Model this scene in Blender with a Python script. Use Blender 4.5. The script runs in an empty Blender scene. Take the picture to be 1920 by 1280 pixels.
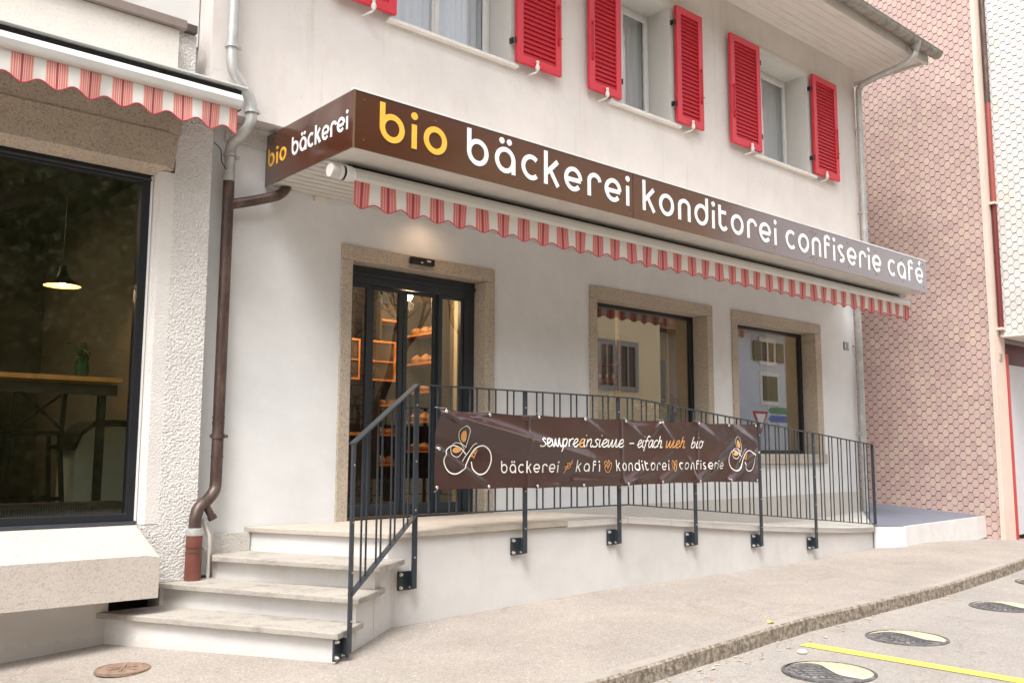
import bpy, math, random
from mathutils import Matrix, Vector
random.seed(7)
D = bpy.data
SC = bpy.context.scene
COL = SC.collection
sin, cos, pi = math.sin, math.cos, math.pi

# ------------------------------------------------------------------ camera
yaw, pitch, roll = math.radians(41.339), math.radians(6.895), math.radians(-0.181)
fw = Vector((sin(yaw)*cos(pitch), cos(yaw)*cos(pitch), sin(pitch)))
rt = Vector((cos(yaw), -sin(yaw), 0))
dn = fw.cross(rt)
rt2 = rt*cos(roll) + dn*sin(roll)
dn2 = dn*cos(roll) - rt*sin(roll)
cam = D.objects.new('camera', D.cameras.new('camera'))
COL.objects.link(cam)
m = Matrix((rt2, -dn2, -fw)).transposed().to_4x4()
m.translation = Vector((0, -7, 0.59))
cam.matrix_world = m
cam.data.lens = 32.572
cam.data.sensor_width = 36
cam.data.clip_start = 0.05
cam.data.clip_end = 2000
SC.camera = cam

# ------------------------------------------------------------------ light
SUN_EL, SUN_AZ = math.radians(60), math.radians(235)   # azimuth clockwise from +Y
w = D.worlds.new('World'); SC.world = w; w.use_nodes = True
nt = w.node_tree; nt.nodes.clear()
sky = nt.nodes.new('ShaderNodeTexSky'); sky.sky_type = 'NISHITA'; sky.sun_disc = False
sky.sun_elevation = SUN_EL; sky.sun_rotation = SUN_AZ; sky.dust_density = 3.0; sky.air_density = 1.0
hs = nt.nodes.new('ShaderNodeHueSaturation'); hs.inputs['Saturation'].default_value = 0.12
tint = nt.nodes.new('ShaderNodeMix'); tint.data_type = 'RGBA'; tint.blend_type = 'MULTIPLY'
tint.inputs[0].default_value = 1; tint.inputs[7].default_value = (0.985, 0.985, 0.99, 1)
bg = nt.nodes.new('ShaderNodeBackground'); bg.inputs['Strength'].default_value = 0.15
wo = nt.nodes.new('ShaderNodeOutputWorld')
nt.links.new(sky.outputs[0], hs.inputs['Color']); nt.links.new(hs.outputs[0], tint.inputs[6])
nt.links.new(tint.outputs[2], bg.inputs[0]); nt.links.new(bg.outputs[0], wo.inputs[0])
sl = D.lights.new('sun', 'SUN'); sl.energy = 1.15; sl.angle = math.radians(22); sl.color = (1, .965, .93)
so = D.objects.new('sun', sl); COL.objects.link(so)
sd = Vector((sin(SUN_AZ)*cos(SUN_EL), cos(SUN_AZ)*cos(SUN_EL), sin(SUN_EL)))
so.rotation_euler = (-sd).to_track_quat('-Z', 'Y').to_euler(); so.location = (0, -20, 30)
SC.view_settings.view_transform = 'Standard'; SC.view_settings.look = 'None'
SC.view_settings.gamma = 1; SC.view_settings.exposure = 1.49
SC.render.engine = 'CYCLES'
SC.cycles.max_bounces = 8; SC.cycles.transparent_max_bounces = 16

# ------------------------------------------------------------------ materials
class NT:
    def __init__(s, name):
        s.m = D.materials.new(name); s.m.use_nodes = True
        s.t = s.m.node_tree; s.n = s.t.nodes; s.l = s.t.links
        s.b = s.n['Principled BSDF']; s._c = None
    def new(s, t, **kw):
        n = s.n.new(t)
        for k, v in kw.items(): setattr(n, k, v)
        return n
    def co(s, scale=None):
        if s._c is None: s._c = s.new('ShaderNodeTexCoord').outputs['Object']
        if scale is None: return s._c
        mp = s.new('ShaderNodeMapping'); mp.inputs['Scale'].default_value = scale
        s.l.new(s._c, mp.inputs['Vector']); return mp.outputs[0]
    def noise(s, sc, det=4, rough=.55, scale=None):
        n = s.new('ShaderNodeTexNoise'); n.inputs['Scale'].default_value = sc
        n.inputs['Detail'].default_value = det; n.inputs['Roughness'].default_value = rough
        s.l.new(s.co(scale), n.inputs['Vector']); return n.outputs[0]
    def vor(s, sc, feature='F1', out=0, scale=None):
        n = s.new('ShaderNodeTexVoronoi', feature=feature); n.inputs['Scale'].default_value = sc
        s.l.new(s.co(scale), n.inputs['Vector']); return n.outputs[out]
    def ramp(s, f, stops, interp='LINEAR'):
        r = s.new('ShaderNodeValToRGB'); r.color_ramp.interpolation = interp
        e = r.color_ramp.elements
        while len(e) < len(stops): e.new(.5)
        for i, (p, c) in enumerate(stops):
            e[i].position = p
            e[i].color = (c, c, c, 1) if not isinstance(c, tuple) else (*c, 1)
        s.l.new(f, r.inputs[0]); return r.outputs[0]
    def mix(s, f, a, b, mode='MIX'):
        n = s.new('ShaderNodeMix', data_type='RGBA', blend_type=mode)
        for i, v in ((0, f), (6, a), (7, b)):
            if isinstance(v, (int, float)): n.inputs[i].default_value = v if i == 0 else (v, v, v, 1)
            elif isinstance(v, tuple): n.inputs[i].default_value = (*v, 1)
            else: s.l.new(v, n.inputs[i])
        return n.outputs[2]
    def math(s, op, a, b=0):
        n = s.new('ShaderNodeMath', operation=op)
        for i, v in ((0, a), (1, b)):
            if isinstance(v, (int, float)): n.inputs[i].default_value = v
            else: s.l.new(v, n.inputs[i])
        return n.outputs[0]
    def col(s, c):
        if isinstance(c, tuple): s.b.inputs['Base Color'].default_value = (*c, 1)
        else: s.l.new(c, s.b.inputs['Base Color'])
    def rough(s, r):
        if isinstance(r, (int, float)): s.b.inputs['Roughness'].default_value = r
        else: s.l.new(r, s.b.inputs['Roughness'])
    def bump(s, h, dist, strength=1):
        n = s.new('ShaderNodeBump'); n.inputs['Distance'].default_value = dist
        n.inputs['Strength'].default_value = strength
        s.l.new(h, n.inputs['Height'])
        if s.b.inputs['Normal'].is_linked:
            s.l.new(s.b.inputs['Normal'].links[0].from_socket, n.inputs['Normal'])
        s.l.new(n.outputs[0], s.b.inputs['Normal'])

def simple(name, c, rough=.5, metal=0, var=.12, vs=6, bump=0, bs=80, spec=None):
    t = NT(name)
    f = t.ramp(t.noise(vs, 5), [(.3, 1-var), (.7, 1+0*var)])
    t.col(t.mix(1, c, f, 'MULTIPLY')); t.rough(rough)
    t.b.inputs['Metallic'].default_value = metal
    if spec is not None: t.b.inputs['Specular IOR Level'].default_value = spec
    if bump: t.bump(t.noise(bs, 3), bump)
    return t.m

def plaster(name, c, dirt=.10, grain=.0012, stain=None, spots=0, base=None, runs=0):
    t = NT(name)
    a = t.ramp(t.noise(1.1, 6, .6), [(.35, 1-dirt), (.62, 1)])
    b = t.ramp(t.noise(9, 5, .6), [(.3, .955), (.7, 1)])
    cc = t.mix(1, t.mix(1, c, a, 'MULTIPLY'), b, 'MULTIPLY')
    if stain:
        k = t.ramp(t.noise(3, 6, .65, (1, 1, .35)), [(.56, 0), (.72, 1)])
        cc = t.mix(t.math('MULTIPLY', k, stain[1]), cc, stain[0])
    if spots:
        k = t.ramp(t.vor(7), [(.0, 1), (.035, 0)])
        cc = t.mix(t.math('MULTIPLY', k, spots), cc, (.25, .2, .16))
    if runs:   # narrow rain runs with ragged ends
        k = t.ramp(t.noise(1, 5, .6, (9, 9, .55)), [(.60, 0), (.72, 1)])
        cc = t.mix(t.math('MULTIPLY', k, runs), cc, (.42, .36, .31))
        k = t.new('ShaderNodeTexVoronoi', feature='DISTANCE_TO_EDGE'); k.inputs['Scale'].default_value = .8
        nz = t.new('ShaderNodeTexNoise'); nz.inputs['Scale'].default_value = 3; nz.inputs['Detail'].default_value = 6; t.l.new(t.co(), nz.inputs['Vector'])
        va = t.new('ShaderNodeVectorMath', operation='ADD'); t.l.new(t.co(), va.inputs[0]); t.l.new(nz.outputs[1], va.inputs[1]); t.l.new(va.outputs[0], k.inputs['Vector'])
        cc = t.mix(t.math('MULTIPLY', t.ramp(k.outputs[0], [(0, .35), (.004, 0)]), t.ramp(t.noise(.9, 2), [(.5, 0), (.6, 1)])), cc, (.35, .28, .24))
    if base:   # ragged splash dirt along the foot
        sp = t.new('ShaderNodeSeparateXYZ'); t.l.new(t.new('ShaderNodeNewGeometry').outputs['Position'], sp.inputs[0])
        hh = t.math('DIVIDE', t.math('SUBTRACT', sp.outputs[2], base[0]), base[1])
        k = t.math('GREATER_THAN', t.math('SUBTRACT', t.math('MULTIPLY', t.noise(24, 8, .75), 1.55), hh), .42)
        cc = t.mix(t.math('MULTIPLY', k, .20), cc, (.42, .34, .26))
    t.col(cc); t.rough(.88)
    t.bump(t.noise(140, 4, .6), grain); t.bump(t.noise(4, 3), .006, .5)
    return t.m

def aggregate(name, c, c2, c3, sc=120, dirt=.15, bump=.002, big=0):
    t = NT(name)
    v = t.vor(sc, out=1)
    g = t.new('ShaderNodeSeparateColor'); t.l.new(v, g.inputs[0])
    k = t.ramp(g.outputs[0], [(.0, c), (.55, c), (.72, c2), (.88, c3)], 'CONSTANT')
    n = t.noise(sc*.5, 4, .7)
    k = t.mix(.55, k, t.mix(t.ramp(n, [(.35, 0), (.65, 1)]), c, c2))
    a = t.ramp(t.noise(1.7, 6, .6), [(.3, 1-dirt), (.65, 1)])
    t.col(t.mix(1, k, a, 'MULTIPLY')); t.rough(.85)
    t.bump(n, bump)
    return t.m

WALL = plaster('white_plaster', (.78, .775, .77), spots=.35)
UPW = plaster('cream_plaster', (.735, .68, .645), .10, stain=((.60, .47, .42), .35), runs=.30)
RAMPW = plaster('ramp_wall_paint', (.665, .642, .622), .10, stain=((.56, .47, .38), .4), base=(-.72, .12))
REVEAL = plaster('reveal_paint', (.66, .64, .60), .05)
WHITE = simple('white_paint', (.82, .81, .79), .45)
SILL = simple('sill_paint', (.80, .75, .70), .6)
BOARD = NT('soffit_boards')
BOARD.col(BOARD.mix(BOARD.ramp(BOARD.noise(2, 6, .7, (1, 14, 1)), [(.5, 0), (.72, .55)]), (.70, .66, .61), (.48, .38, .30)))
BOARD.rough(.7); BOARD = BOARD.m
SOFF = simple('canopy_soffit_paint', (.66, .63, .58), .55)
DARK = simple('anthracite_paint', (.030, .038, .048), .42, var=.25, vs=20)
DARK2 = simple('black_frame', (.014, .015, .019), .35)
BLACK = simple('black_plastic', (.012, .012, .012), .4)
RED = simple('red_lacquer', (.66, .030, .050), .45, var=.12, vs=3)
REDD = simple('red_slats', (.52, .006, .020), .5, var=.15, vs=30)
ZINC = NT('weathered_zinc')
ZINC.col(ZINC.mix(ZINC.ramp(ZINC.noise(7, 6, .7), [(.35, 0), (.7, 1)]), (.42, .42, .41), (.60, .59, .56)))
ZINC.rough(.48); ZINC.b.inputs['Metallic'].default_value = .45; ZINC = ZINC.m
GUT = NT('old_gutter_metal')
GUT.col(GUT.mix(GUT.ramp(GUT.noise(6, 6, .7), [(.35, 0), (.7, 1)]), (.22, .20, .17), (.42, .39, .34)))
GUT.rough(.55); GUT.b.inputs['Metallic'].default_value = .3; GUT = GUT.m
COPPER = NT('brown_pipe')
COPPER.col(COPPER.mix(COPPER.ramp(COPPER.noise(12, 6, .75, (1, 1, .3)), [(.45, 0), (.72, 1)]), (.085, .055, .045), (.19, .135, .11)))
COPPER.rough(.42); COPPER.b.inputs['Metallic'].default_value = .35; COPPER = COPPER.m
CLAY = simple('red_brown_pipe', (.20, .066, .045), .45, var=.3)
STEEL = simple('galvanised_bolt', (.75, .75, .73), .3, .8)
SIGNB = NT('brown_sign_panel')
SIGNB.col(SIGNB.mix(SIGNB.ramp(SIGNB.noise(3, 3), [(.3, 0), (.7, 1)]), (.072, .019, .0075), (.082, .023, .010)))
SIGNB.rough(.2); SIGNB.b.inputs['Specular IOR Level'].default_value = .5; SIGNB.b.inputs['Coat Weight'].default_value = 1; SIGNB.b.inputs['Coat IOR'].default_value = 1.62; SIGNB.b.inputs['Coat Roughness'].default_value = .12
SIGNB.bump(SIGNB.noise(1.4, 1), .02, .25); SIGNB = SIGNB.m
LETW = simple('white_letters', (.86, .86, .86), .4, var=.03)
LETY = simple('yellow_letters', (.90, .50, .06), .4, var=.03)
BANT = simple('banner_white_print', (.84, .80, .76), .4, var=.03)
BANO = simple('banner_orange_print', (.80, .40, .13), .4, var=.03)
BAN = NT('brown_vinyl'); BAN.col(BAN.mix(BAN.ramp(BAN.noise(2.5, 3), [(.3, 0), (.7, 1)]), (.046, .020, .018), (.058, .027, .025)))
BAN.rough(.20); BAN.b.inputs['Specular IOR Level'].default_value = .75; BAN.bump(BAN.noise(5, 2), .02, .35); BAN = BAN.m
ALU = simple('white_awning_metal', (.74, .73, .70), .38, .15, var=.10, vs=4)
GRAN = aggregate('granite_surround', (.56, .475, .38), (.40, .33, .25), (.20, .155, .12), 110, .16, .0015)
CONC = aggregate('washed_concrete', (.60, .54, .485), (.52, .455, .395), (.38, .31, .25), 110, .14, .003)
CONCD = aggregate('lintel_concrete', (.64, .54, .43), (.50, .41, .32), (.26, .20, .15), 95, .22, .012)
FASC = aggregate('cast_fascia', (.72, .675, .62), (.69, .635, .575), (.58, .51, .44), 120, .10, .002)

def roughcast(name, c, sc=62, d=.014):
    t = NT(name)
    v = t.vor(sc, 'SMOOTH_F1'); n = t.noise(sc*1.2, 4, .6)
    h = t.math('ADD', t.math('MULTIPLY', v, -1.0), n)
    a = t.ramp(t.noise(2, 5), [(.3, .9), (.7, 1)])
    t.col(t.mix(1, c, a, 'MULTIPLY')); t.rough(.9)
    t.bump(h, d); return t.m
RC = roughcast('roughcast_white', (.80, .77, .735))
RCG = roughcast('roughcast_grey', (.62, .585, .54), 70, .008)

def stone(name, c, c2, edge):
    t = NT(name)
    n = t.noise(95, 5, .75)
    k = t.mix(t.ramp(n, [(.35, 0), (.68, 1)]), c, c2)
    s = t.ramp(t.noise(5, 8, .75, (1, 1, 2)), [(.50, 0), (.66, 1)])
    k = t.mix(t.math('MULTIPLY', s, edge), k, (.17, .145, .12))
    a = t.ramp(t.noise(1.3, 4), [(.3, .88), (.7, 1)])
    t.col(t.mix(1, k, a, 'MULTIPLY')); t.rough(.85); t.bump(n, .0018); return t.m
TREAD = stone('stair_stone', (.47, .43, .38), (.34, .305, .265), .6)
SLAB = stone('landing_stone', (.55, .485, .415), (.44, .38, .315), .3)
EDGE = stone('kerb_stone_pale', (.70, .66, .62), (.60, .56, .52), .12)
KERB = NT('kerb_stone')
_n = KERB.noise(26, 6, .8)
_sep = KERB.new('ShaderNodeSeparateXYZ'); KERB.l.new(KERB.new('ShaderNodeNewGeometry').outputs['Normal'], _sep.inputs[0])
KERB.col(KERB.mix(KERB.ramp(_n, [(.42, 0), (.62, 1)]), (.15, .115, .08), (.44, .38, .31)))
KERB.rough(.9); KERB.bump(_n, .012); KERB = KERB.m
KTOP = stone('kerb_top', (.40, .36, .32), (.31, .275, .24), .4)

def asphalt(name, c, c2, c3, sc=170):
    t = NT(name)
    v = t.vor(sc, out=1); g = t.new('ShaderNodeSeparateColor'); t.l.new(v, g.inputs[0])
    k = t.ramp(g.outputs[0], [(0, c), (.5, c2), (.82, c3), (.93, c)], 'CONSTANT')
    k = t.mix(.6, t.mix(t.ramp(t.noise(sc*.7, 3, .7), [(.35, 0), (.65, 1)]), c, c2), k)
    a = t.ramp(t.noise(.9, 7, .62), [(.3, .80), (.62, 1)])
    k = t.mix(1, k, a, 'MULTIPLY')
    d = t.ramp(t.noise(2.7, 7, .7), [(.55, 0), (.75, .5)])
    k = t.mix(d, k, t.mix(1, k, (.80, .68, .56), 'MULTIPLY'))
    cr = t.new('ShaderNodeTexVoronoi', feature='DISTANCE_TO_EDGE'); cr.inputs['Scale'].default_value = .42
    nz = t.new('ShaderNodeTexNoise'); nz.inputs['Scale'].default_value = 2.2; nz.inputs['Detail'].default_value = 6
    t.l.new(t.co(), nz.inputs['Vector'])
    va = t.new('ShaderNodeVectorMath', operation='ADD'); t.l.new(t.co(), va.inputs[0]); t.l.new(nz.outputs[1], va.inputs[1])
    t.l.new(va.outputs[0], cr.inputs['Vector'])
    ck = t.ramp(cr.outputs[0], [(0, .35), (.006, 0)])
    k = t.mix(ck, k, (.16, .12, .09))
    t.col(k); t.rough(.9); t.bump(t.noise(sc*.8, 3, .7), .005); return t.m
PAVE = asphalt('pavement_asphalt', (.375, .328, .287), (.285, .247, .212), (.50, .445, .395), 105)
ROAD = asphalt('road_asphalt', (.37, .336, .302), (.29, .26, .233), (.48, .44, .40), 105)
GRAVEL = aggregate('ramp_gravel_finish', (.58, .55, .51), (.42, .395, .36), (.30, .275, .25), 60, .1, .003)
YEL = NT('yellow_road_paint')
YEL.col(YEL.mix(YEL.ramp(YEL.noise(60, 5, .7), [(.50, 0), (.66, .8)]), (.70, .58, .085), (.40, .36, .25)))
YEL.rough(.7); YEL = YEL.m
BLUEG = NT('grey_blue_mat'); BLUEG.col(BLUEG.mix(BLUEG.noise(2, 3), (.13, .14, .175), (.18, .19, .23)))
BLUEG.rough(.75); BLUEG.bump(BLUEG.noise(300, 2), .001); BLUEG = BLUEG.m
RUBBER = NT('black_rubber')
_a = RUBBER.new('ShaderNodeTexChecker'); _a.inputs['Scale'].default_value = 1
RUBBER.col(RUBBER.mix(RUBBER.ramp(RUBBER.noise(14, 7, .75), [(.38, 0), (.66, 1)]), (.045, .042, .045), (.20, .185, .18)))
RUBBER.rough(.6); RUBBER = RUBBER.m
CREAMY = NT('worn_yellow_rubber')
CREAMY.col(CREAMY.mix(CREAMY.ramp(CREAMY.noise(12, 8, .75), [(.42, 0), (.56, 1)]), (.50, .47, .40), (.56, .49, .30)))
CREAMY.rough(.6); CREAMY = CREAMY.m
RUST = simple('rusty_iron', (.33, .22, .155), .8, .1, var=.45, vs=30, bump=.003)
MAROON = simple('maroon_paint', (.16, .022, .018), .5)
REDF = simple('red_frame', (.52, .035, .03), .45)
PALE = simple('pale_door_panel', (.62, .61, .64), .5, var=.05)
BEIGE = plaster('pink_beige_render', (.76, .60, .51), .08)
WOODO = simple('orange_wood', (.72, .36, .10), .45, var=.25, vs=12)
WOODF = simple('frame_wood', (.62, .22, .05), .45, var=.2, vs=12)
INT = simple('interior_wall', (.30, .235, .16), .85)
INTB = simple('interior_beige', (.50, .42, .30), .85)
INTM = simple('interior_brown', (.12, .085, .055), .85)
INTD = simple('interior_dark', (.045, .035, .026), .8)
INTF = simple('interior_floor', (.10, .075, .055), .5)
TIN = simple('dusty_green_grey', (.66, .72, .66), .5)
CURT = NT('curtain'); CURT.col((.66, .66, .65)); CURT.rough(.9); CURT = CURT.m
CURTL = NT('sky_bright_curtain'); CURTL.col((.75, .76, .80)); CURTL.rough(.9); CURTL = CURTL.m  # sky reflection of the first window put into a paler, bluish cloth colour
LEAF = simple('leaf_green', (.08, .17, .04), .5, var=.5, vs=9)
LEAFB = NT('autumn_leaf')
LEAFB.col(LEAFB.mix(LEAFB.ramp(LEAFB.noise(1.6, 8, .75), [(.40, 0), (.60, 1)]), (.055, .095, .022), (.17, .14, .04)))
LEAFB.rough(.7); LEAFB = LEAFB.m
BARK = simple('bark', (.09, .065, .045), .9, var=.4, vs=15)
CREAM = simple('plaque_enamel', (.72, .70, .64), .4)
PVC = simple('cream_pvc', (.80, .74, .66), .4)
YHOUSE = plaster('yellow_render', (.84, .70, .46), .05)
BHOUSE = plaster('blue_grey_render', (.60, .66, .76), .05)
SHUTG = simple('green_shutters', (.09, .10, .05), .6)
GREYT = simple('grey_trim', (.30, .30, .31), .7)
CARW = simple('white_car_paint', (.75, .76, .78), .2, var=0)
SIGNBL = simple('sign_blue', (.03, .10, .42), .4, var=0)
SIGNGR = simple('sign_green', (.02, .22, .12), .4, var=0)

def glassmat(name, ior, tintc=(.9, .92, .9), ro=.004):
    t = NT(name); t.n.remove(t.b)
    fr = t.new('ShaderNodeFresnel'); ge = t.new('ShaderNodeNewGeometry')
    t.l.new(t.math('ADD', ior, t.math('MULTIPLY', ge.outputs['Backfacing'], 1/ior-ior)), fr.inputs['IOR'])
    tr = t.new('ShaderNodeBsdfTransparent'); tr.inputs[0].default_value = (*tintc, 1)
    gl = t.new('ShaderNodeBsdfGlossy'); gl.inputs['Roughness'].default_value = ro; gl.inputs[0].default_value = (1, 1, 1, 1)
    mx = t.new('ShaderNodeMixShader'); t.l.new(fr.outputs[0], mx.inputs[0]); t.l.new(tr.outputs[0], mx.inputs[1]); t.l.new(gl.outputs[0], mx.inputs[2])
    t.l.new(mx.outputs[0], t.n['Material Output'].inputs[0]); return t.m
GLASS = glassmat('shop_glass', 2.3, (.93, .92, .88))
GLASSD = glassmat('door_glass', 1.75, (.8, .78, .74))
GLASSL = glassmat('cafe_glass', 1.75, (.8, .8, .75), .035)
GLASSU = glassmat('window_glass', 1.7, (.95, .96, .97))

def emis(name, c, s):
    t = NT(name); t.b.inputs['Emission Color'].default_value = (*c, 1); t.b.inputs['Emission Strength'].default_value = s
    t.col(c); return t.m
BULB = emis('lit_bulb', (1, .80, .50), 110)
SHADEIN = emis('lit_shade_inside', (1, .62, .22), 1.1)

def stripes(name, period, x0, redc, inner):
    """awning cloth: red bands made of fine stripes on cream; x0 = centre of a red band"""
    t = NT(name)
    sx = t.new('ShaderNodeSeparateXYZ'); t.l.new(t.new('ShaderNodeNewGeometry').outputs['Position'], sx.inputs[0])
    u = t.math('FRACT', t.math('DIVIDE', t.math('ADD', sx.outputs[0], 50*period - x0 + period/2), period))
    cr = (.80, .77, .72)
    pk = (.80, .46, .40); rd = redc; dk = (.40, .06, .08)
    if inner:
        st = [(0, cr), (.17, pk), (.20, rd), (.235, (.80, .55, .45)), (.26, rd), (.31, pk), (.335, rd), (.375, (.80, .55, .45)), (.40, rd), (.44, pk),
              (.465, dk), (.535, pk), (.56, rd), (.60, (.80, .55, .45)), (.625, rd), (.665, pk), (.69, rd), (.74, (.80, .55, .45)), (.765, rd), (.80, pk), (.83, cr)]
    else:
        st = [(0, cr), (.20, pk), (.225, rd), (.30, pk), (.325, rd), (.40, pk), (.42, rd), (.46, dk), (.54, rd), (.58, pk), (.60, rd), (.68, pk), (.70, rd), (.78, pk), (.805, cr)]
    t.col(t.ramp(u, st, 'CONSTANT')); t.rough(.8)
    t.bump(t.noise(400, 2), .0006)
    # translucent cloth
    tl = t.new('ShaderNodeBsdfTranslucent'); mx = t.new('ShaderNodeMixShader'); mx.inputs[0].default_value = .22
    t.l.new(t.b.inputs['Base Color'].links[0].from_socket, tl.inputs[0])
    t.l.new(t.b.outputs[0], mx.inputs[1]); t.l.new(tl.outputs[0], mx.inputs[2]); t.l.new(mx.outputs[0], t.n['Material Output'].inputs[0])
    return t.m

# ------------------------------------------------------------------ mesh builder
ORG = {}
class MB:
    def __init__(s): s.v = []; s.f = []
    def add(s, vs, fs):
        o = len(s.v); s.v += [tuple(v) for v in vs]; s.f += [tuple(i+o for i in f) for f in fs]; return s
    def box(s, x0, x1, y0, y1, z0, z1):
        return s.add([(x0,y0,z0),(x1,y0,z0),(x1,y1,z0),(x0,y1,z0),(x0,y0,z1),(x1,y0,z1),(x1,y1,z1),(x0,y1,z1)],
                     [(0,3,2,1),(4,5,6,7),(0,1,5,4),(1,2,6,5),(2,3,7,6),(3,0,4,7)])
    def prism(s, poly, axis, a, b):
        """extrude 2-D polygon (counter-clockwise or not) along an axis between a and b"""
        def p(q, t): return {'x': (t, q[0], q[1]), 'y': (q[0], t, q[1]), 'z': (q[0], q[1], t)}[axis]
        n = len(poly); vs = [p(q, a) for q in poly] + [p(q, b) for q in poly]
        fs = [tuple(range(n))[::-1], tuple(range(n, 2*n))] + [(i, (i+1) % n, n+(i+1) % n, n+i) for i in range(n)]
        return s.add(vs, fs)
    def slabpoly(s, poly, zb):
        """poly of (x,y,ztop); zb number or list of bottoms"""
        n = len(poly); bt = [(p[0], p[1], zb[i] if isinstance(zb, list) else zb) for i, p in enumerate(poly)]
        return s.add(list(bt)+list(poly), [tuple(range(n))[::-1], tuple(range(n, 2*n))] + [(i, (i+1) % n, n+(i+1) % n, n+i) for i in range(n)])
    def tube(s, path, r, n=14, cap=True):
        P = [Vector(p) for p in path]; rs = r if isinstance(r, list) else [r]*len(P)
        t0 = (P[1]-P[0]).normalized(); u = t0.orthogonal().normalized(); rings = []
        for i, p in enumerate(P):
            t = ((P[i]-P[i-1]).normalized() if i else t0) + ((P[i+1]-P[i]).normalized() if i < len(P)-1 else (P[i]-P[i-1]).normalized())
            t.normalize(); u = (u - t*u.dot(t)).normalized(); v = t.cross(u)
            rings.append([p + (u*cos(2*pi*k/n) + v*sin(2*pi*k/n))*rs[i] for k in range(n)])
        vs = [q for R in rings for q in R]; fs = []
        for i in range(len(P)-1):
            for k in range(n): fs.append((i*n+k, i*n+(k+1) % n, (i+1)*n+(k+1) % n, (i+1)*n+k))
        if cap: fs += [tuple(range(n))[::-1], tuple(range((len(P)-1)*n, len(P)*n))]
        return s.add(vs, fs)
    def bar(s, a, b, w, h, up=(0, 0, 1)):
        """rectangular bar from a to b; w across, h along up"""
        a, b = Vector(a), Vector(b); t = (b-a).normalized(); up = Vector(up)
        sd_ = t.cross(up).normalized(); u = sd_.cross(t).normalized()
        vs = [p + sd_*i*w/2 + u*j*h/2 for p in (a, b) for i, j in ((-1, -1), (1, -1), (1, 1), (-1, 1))]
        return s.add(vs, [(0, 3, 2, 1), (4, 5, 6, 7), (0, 1, 5, 4), (1, 2, 6, 5), (2, 3, 7, 6), (3, 0, 4, 7)])
    def lathe(s, prof, c=(0, 0, 0), n=24):
        vs = [(c[0]+r*cos(2*pi*k/n), c[1]+r*sin(2*pi*k/n), c[2]+z) for r, z in prof for k in range(n)]; fs = []
        for i in range(len(prof)-1):
            for k in range(n): fs.append((i*n+k, i*n+(k+1) % n, (i+1)*n+(k+1) % n, (i+1)*n+k))
        return s.add(vs, fs)
    def holed(s, x0, x1, z0, z1, holes, y0, y1):
        """solid wall in the xz plane between y0 (front) and y1, rectangular holes"""
        xs = sorted({x0, x1, *[h[0] for h in holes], *[h[1] for h in holes]}); zs = sorted({z0, z1, *[h[2] for h in holes], *[h[3] for h in holes]})
        xs = [x for x in xs if x0 <= x <= x1]; zs = [z for z in zs if z0 <= z <= z1]
        def solid(i, j):
            if i < 0 or j < 0 or i >= len(xs)-1 or j >= len(zs)-1: return False
            cx, cz = (xs[i]+xs[i+1])/2, (zs[j]+zs[j+1])/2
            return not any(h[0] < cx < h[1] and h[2] < cz < h[3] for h in holes)
        for i in range(len(xs)-1):
            for j in range(len(zs)-1):
                if not solid(i, j): continue
                a, b, c, d = xs[i], xs[i+1], zs[j], zs[j+1]
                s.add([(a, y0, c), (b, y0, c), (b, y0, d), (a, y0, d)], [(0, 1, 2, 3)])
                s.add([(a, y1, c), (b, y1, c), (b, y1, d), (a, y1, d)], [(3, 2, 1, 0)])
                if not solid(i-1, j): s.add([(a, y0, c), (a, y1, c), (a, y1, d), (a, y0, d)], [(3, 2, 1, 0)])
                if not solid(i+1, j): s.add([(b, y0, c), (b, y1, c), (b, y1, d), (b, y0, d)], [(0, 1, 2, 3)])
                if not solid(i, j-1): s.add([(a, y0, c), (b, y0, c), (b, y1, c), (a, y1, c)], [(3, 2, 1, 0)])
                if not solid(i, j+1): s.add([(a, y0, d), (b, y0, d), (b, y1, d), (a, y1, d)], [(0, 1, 2, 3)])
        return s
    def build(s, name, mat, parent=None, smooth=False, bevel=0, label=None, weld=False):
        if parent is not None: o0 = ORG[parent.name]
        else:
            xs = [v[0] for v in s.v]; ys = [v[1] for v in s.v]; zs = [v[2] for v in s.v]
            o0 = Vector(((min(xs)+max(xs))/2, (min(ys)+max(ys))/2, min(zs)))
        me = D.meshes.new(name); me.from_pydata([(v[0]-o0[0], v[1]-o0[1], v[2]-o0[2]) for v in s.v], [], s.f)
        if weld or bevel:
            import bmesh
            bm = bmesh.new(); bm.from_mesh(me); bmesh.ops.remove_doubles(bm, verts=bm.verts, dist=1e-5); bm.to_mesh(me); bm.free()
        me.update(); ms = mat if isinstance(mat, list) else [mat]
        for q in ms: me.materials.append(q)
        o = D.objects.new(name, me); COL.objects.link(o)
        if parent is not None: o.parent = parent; ORG[o.name] = o0
        else: o.location = o0; ORG[o.name] = o0
        if smooth:
            me.polygons.foreach_set('use_smooth', [True]*len(me.polygons))
            md = o.modifiers.new('es', 'EDGE_SPLIT'); md.split_angle = math.radians(38)
        if bevel:
            md = o.modifiers.new('bv', 'BEVEL'); md.width = bevel; md.segments = 2; md.limit_method = 'ANGLE'; md.angle_limit = math.radians(40)
        if label: o['label'] = label
        return o

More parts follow.
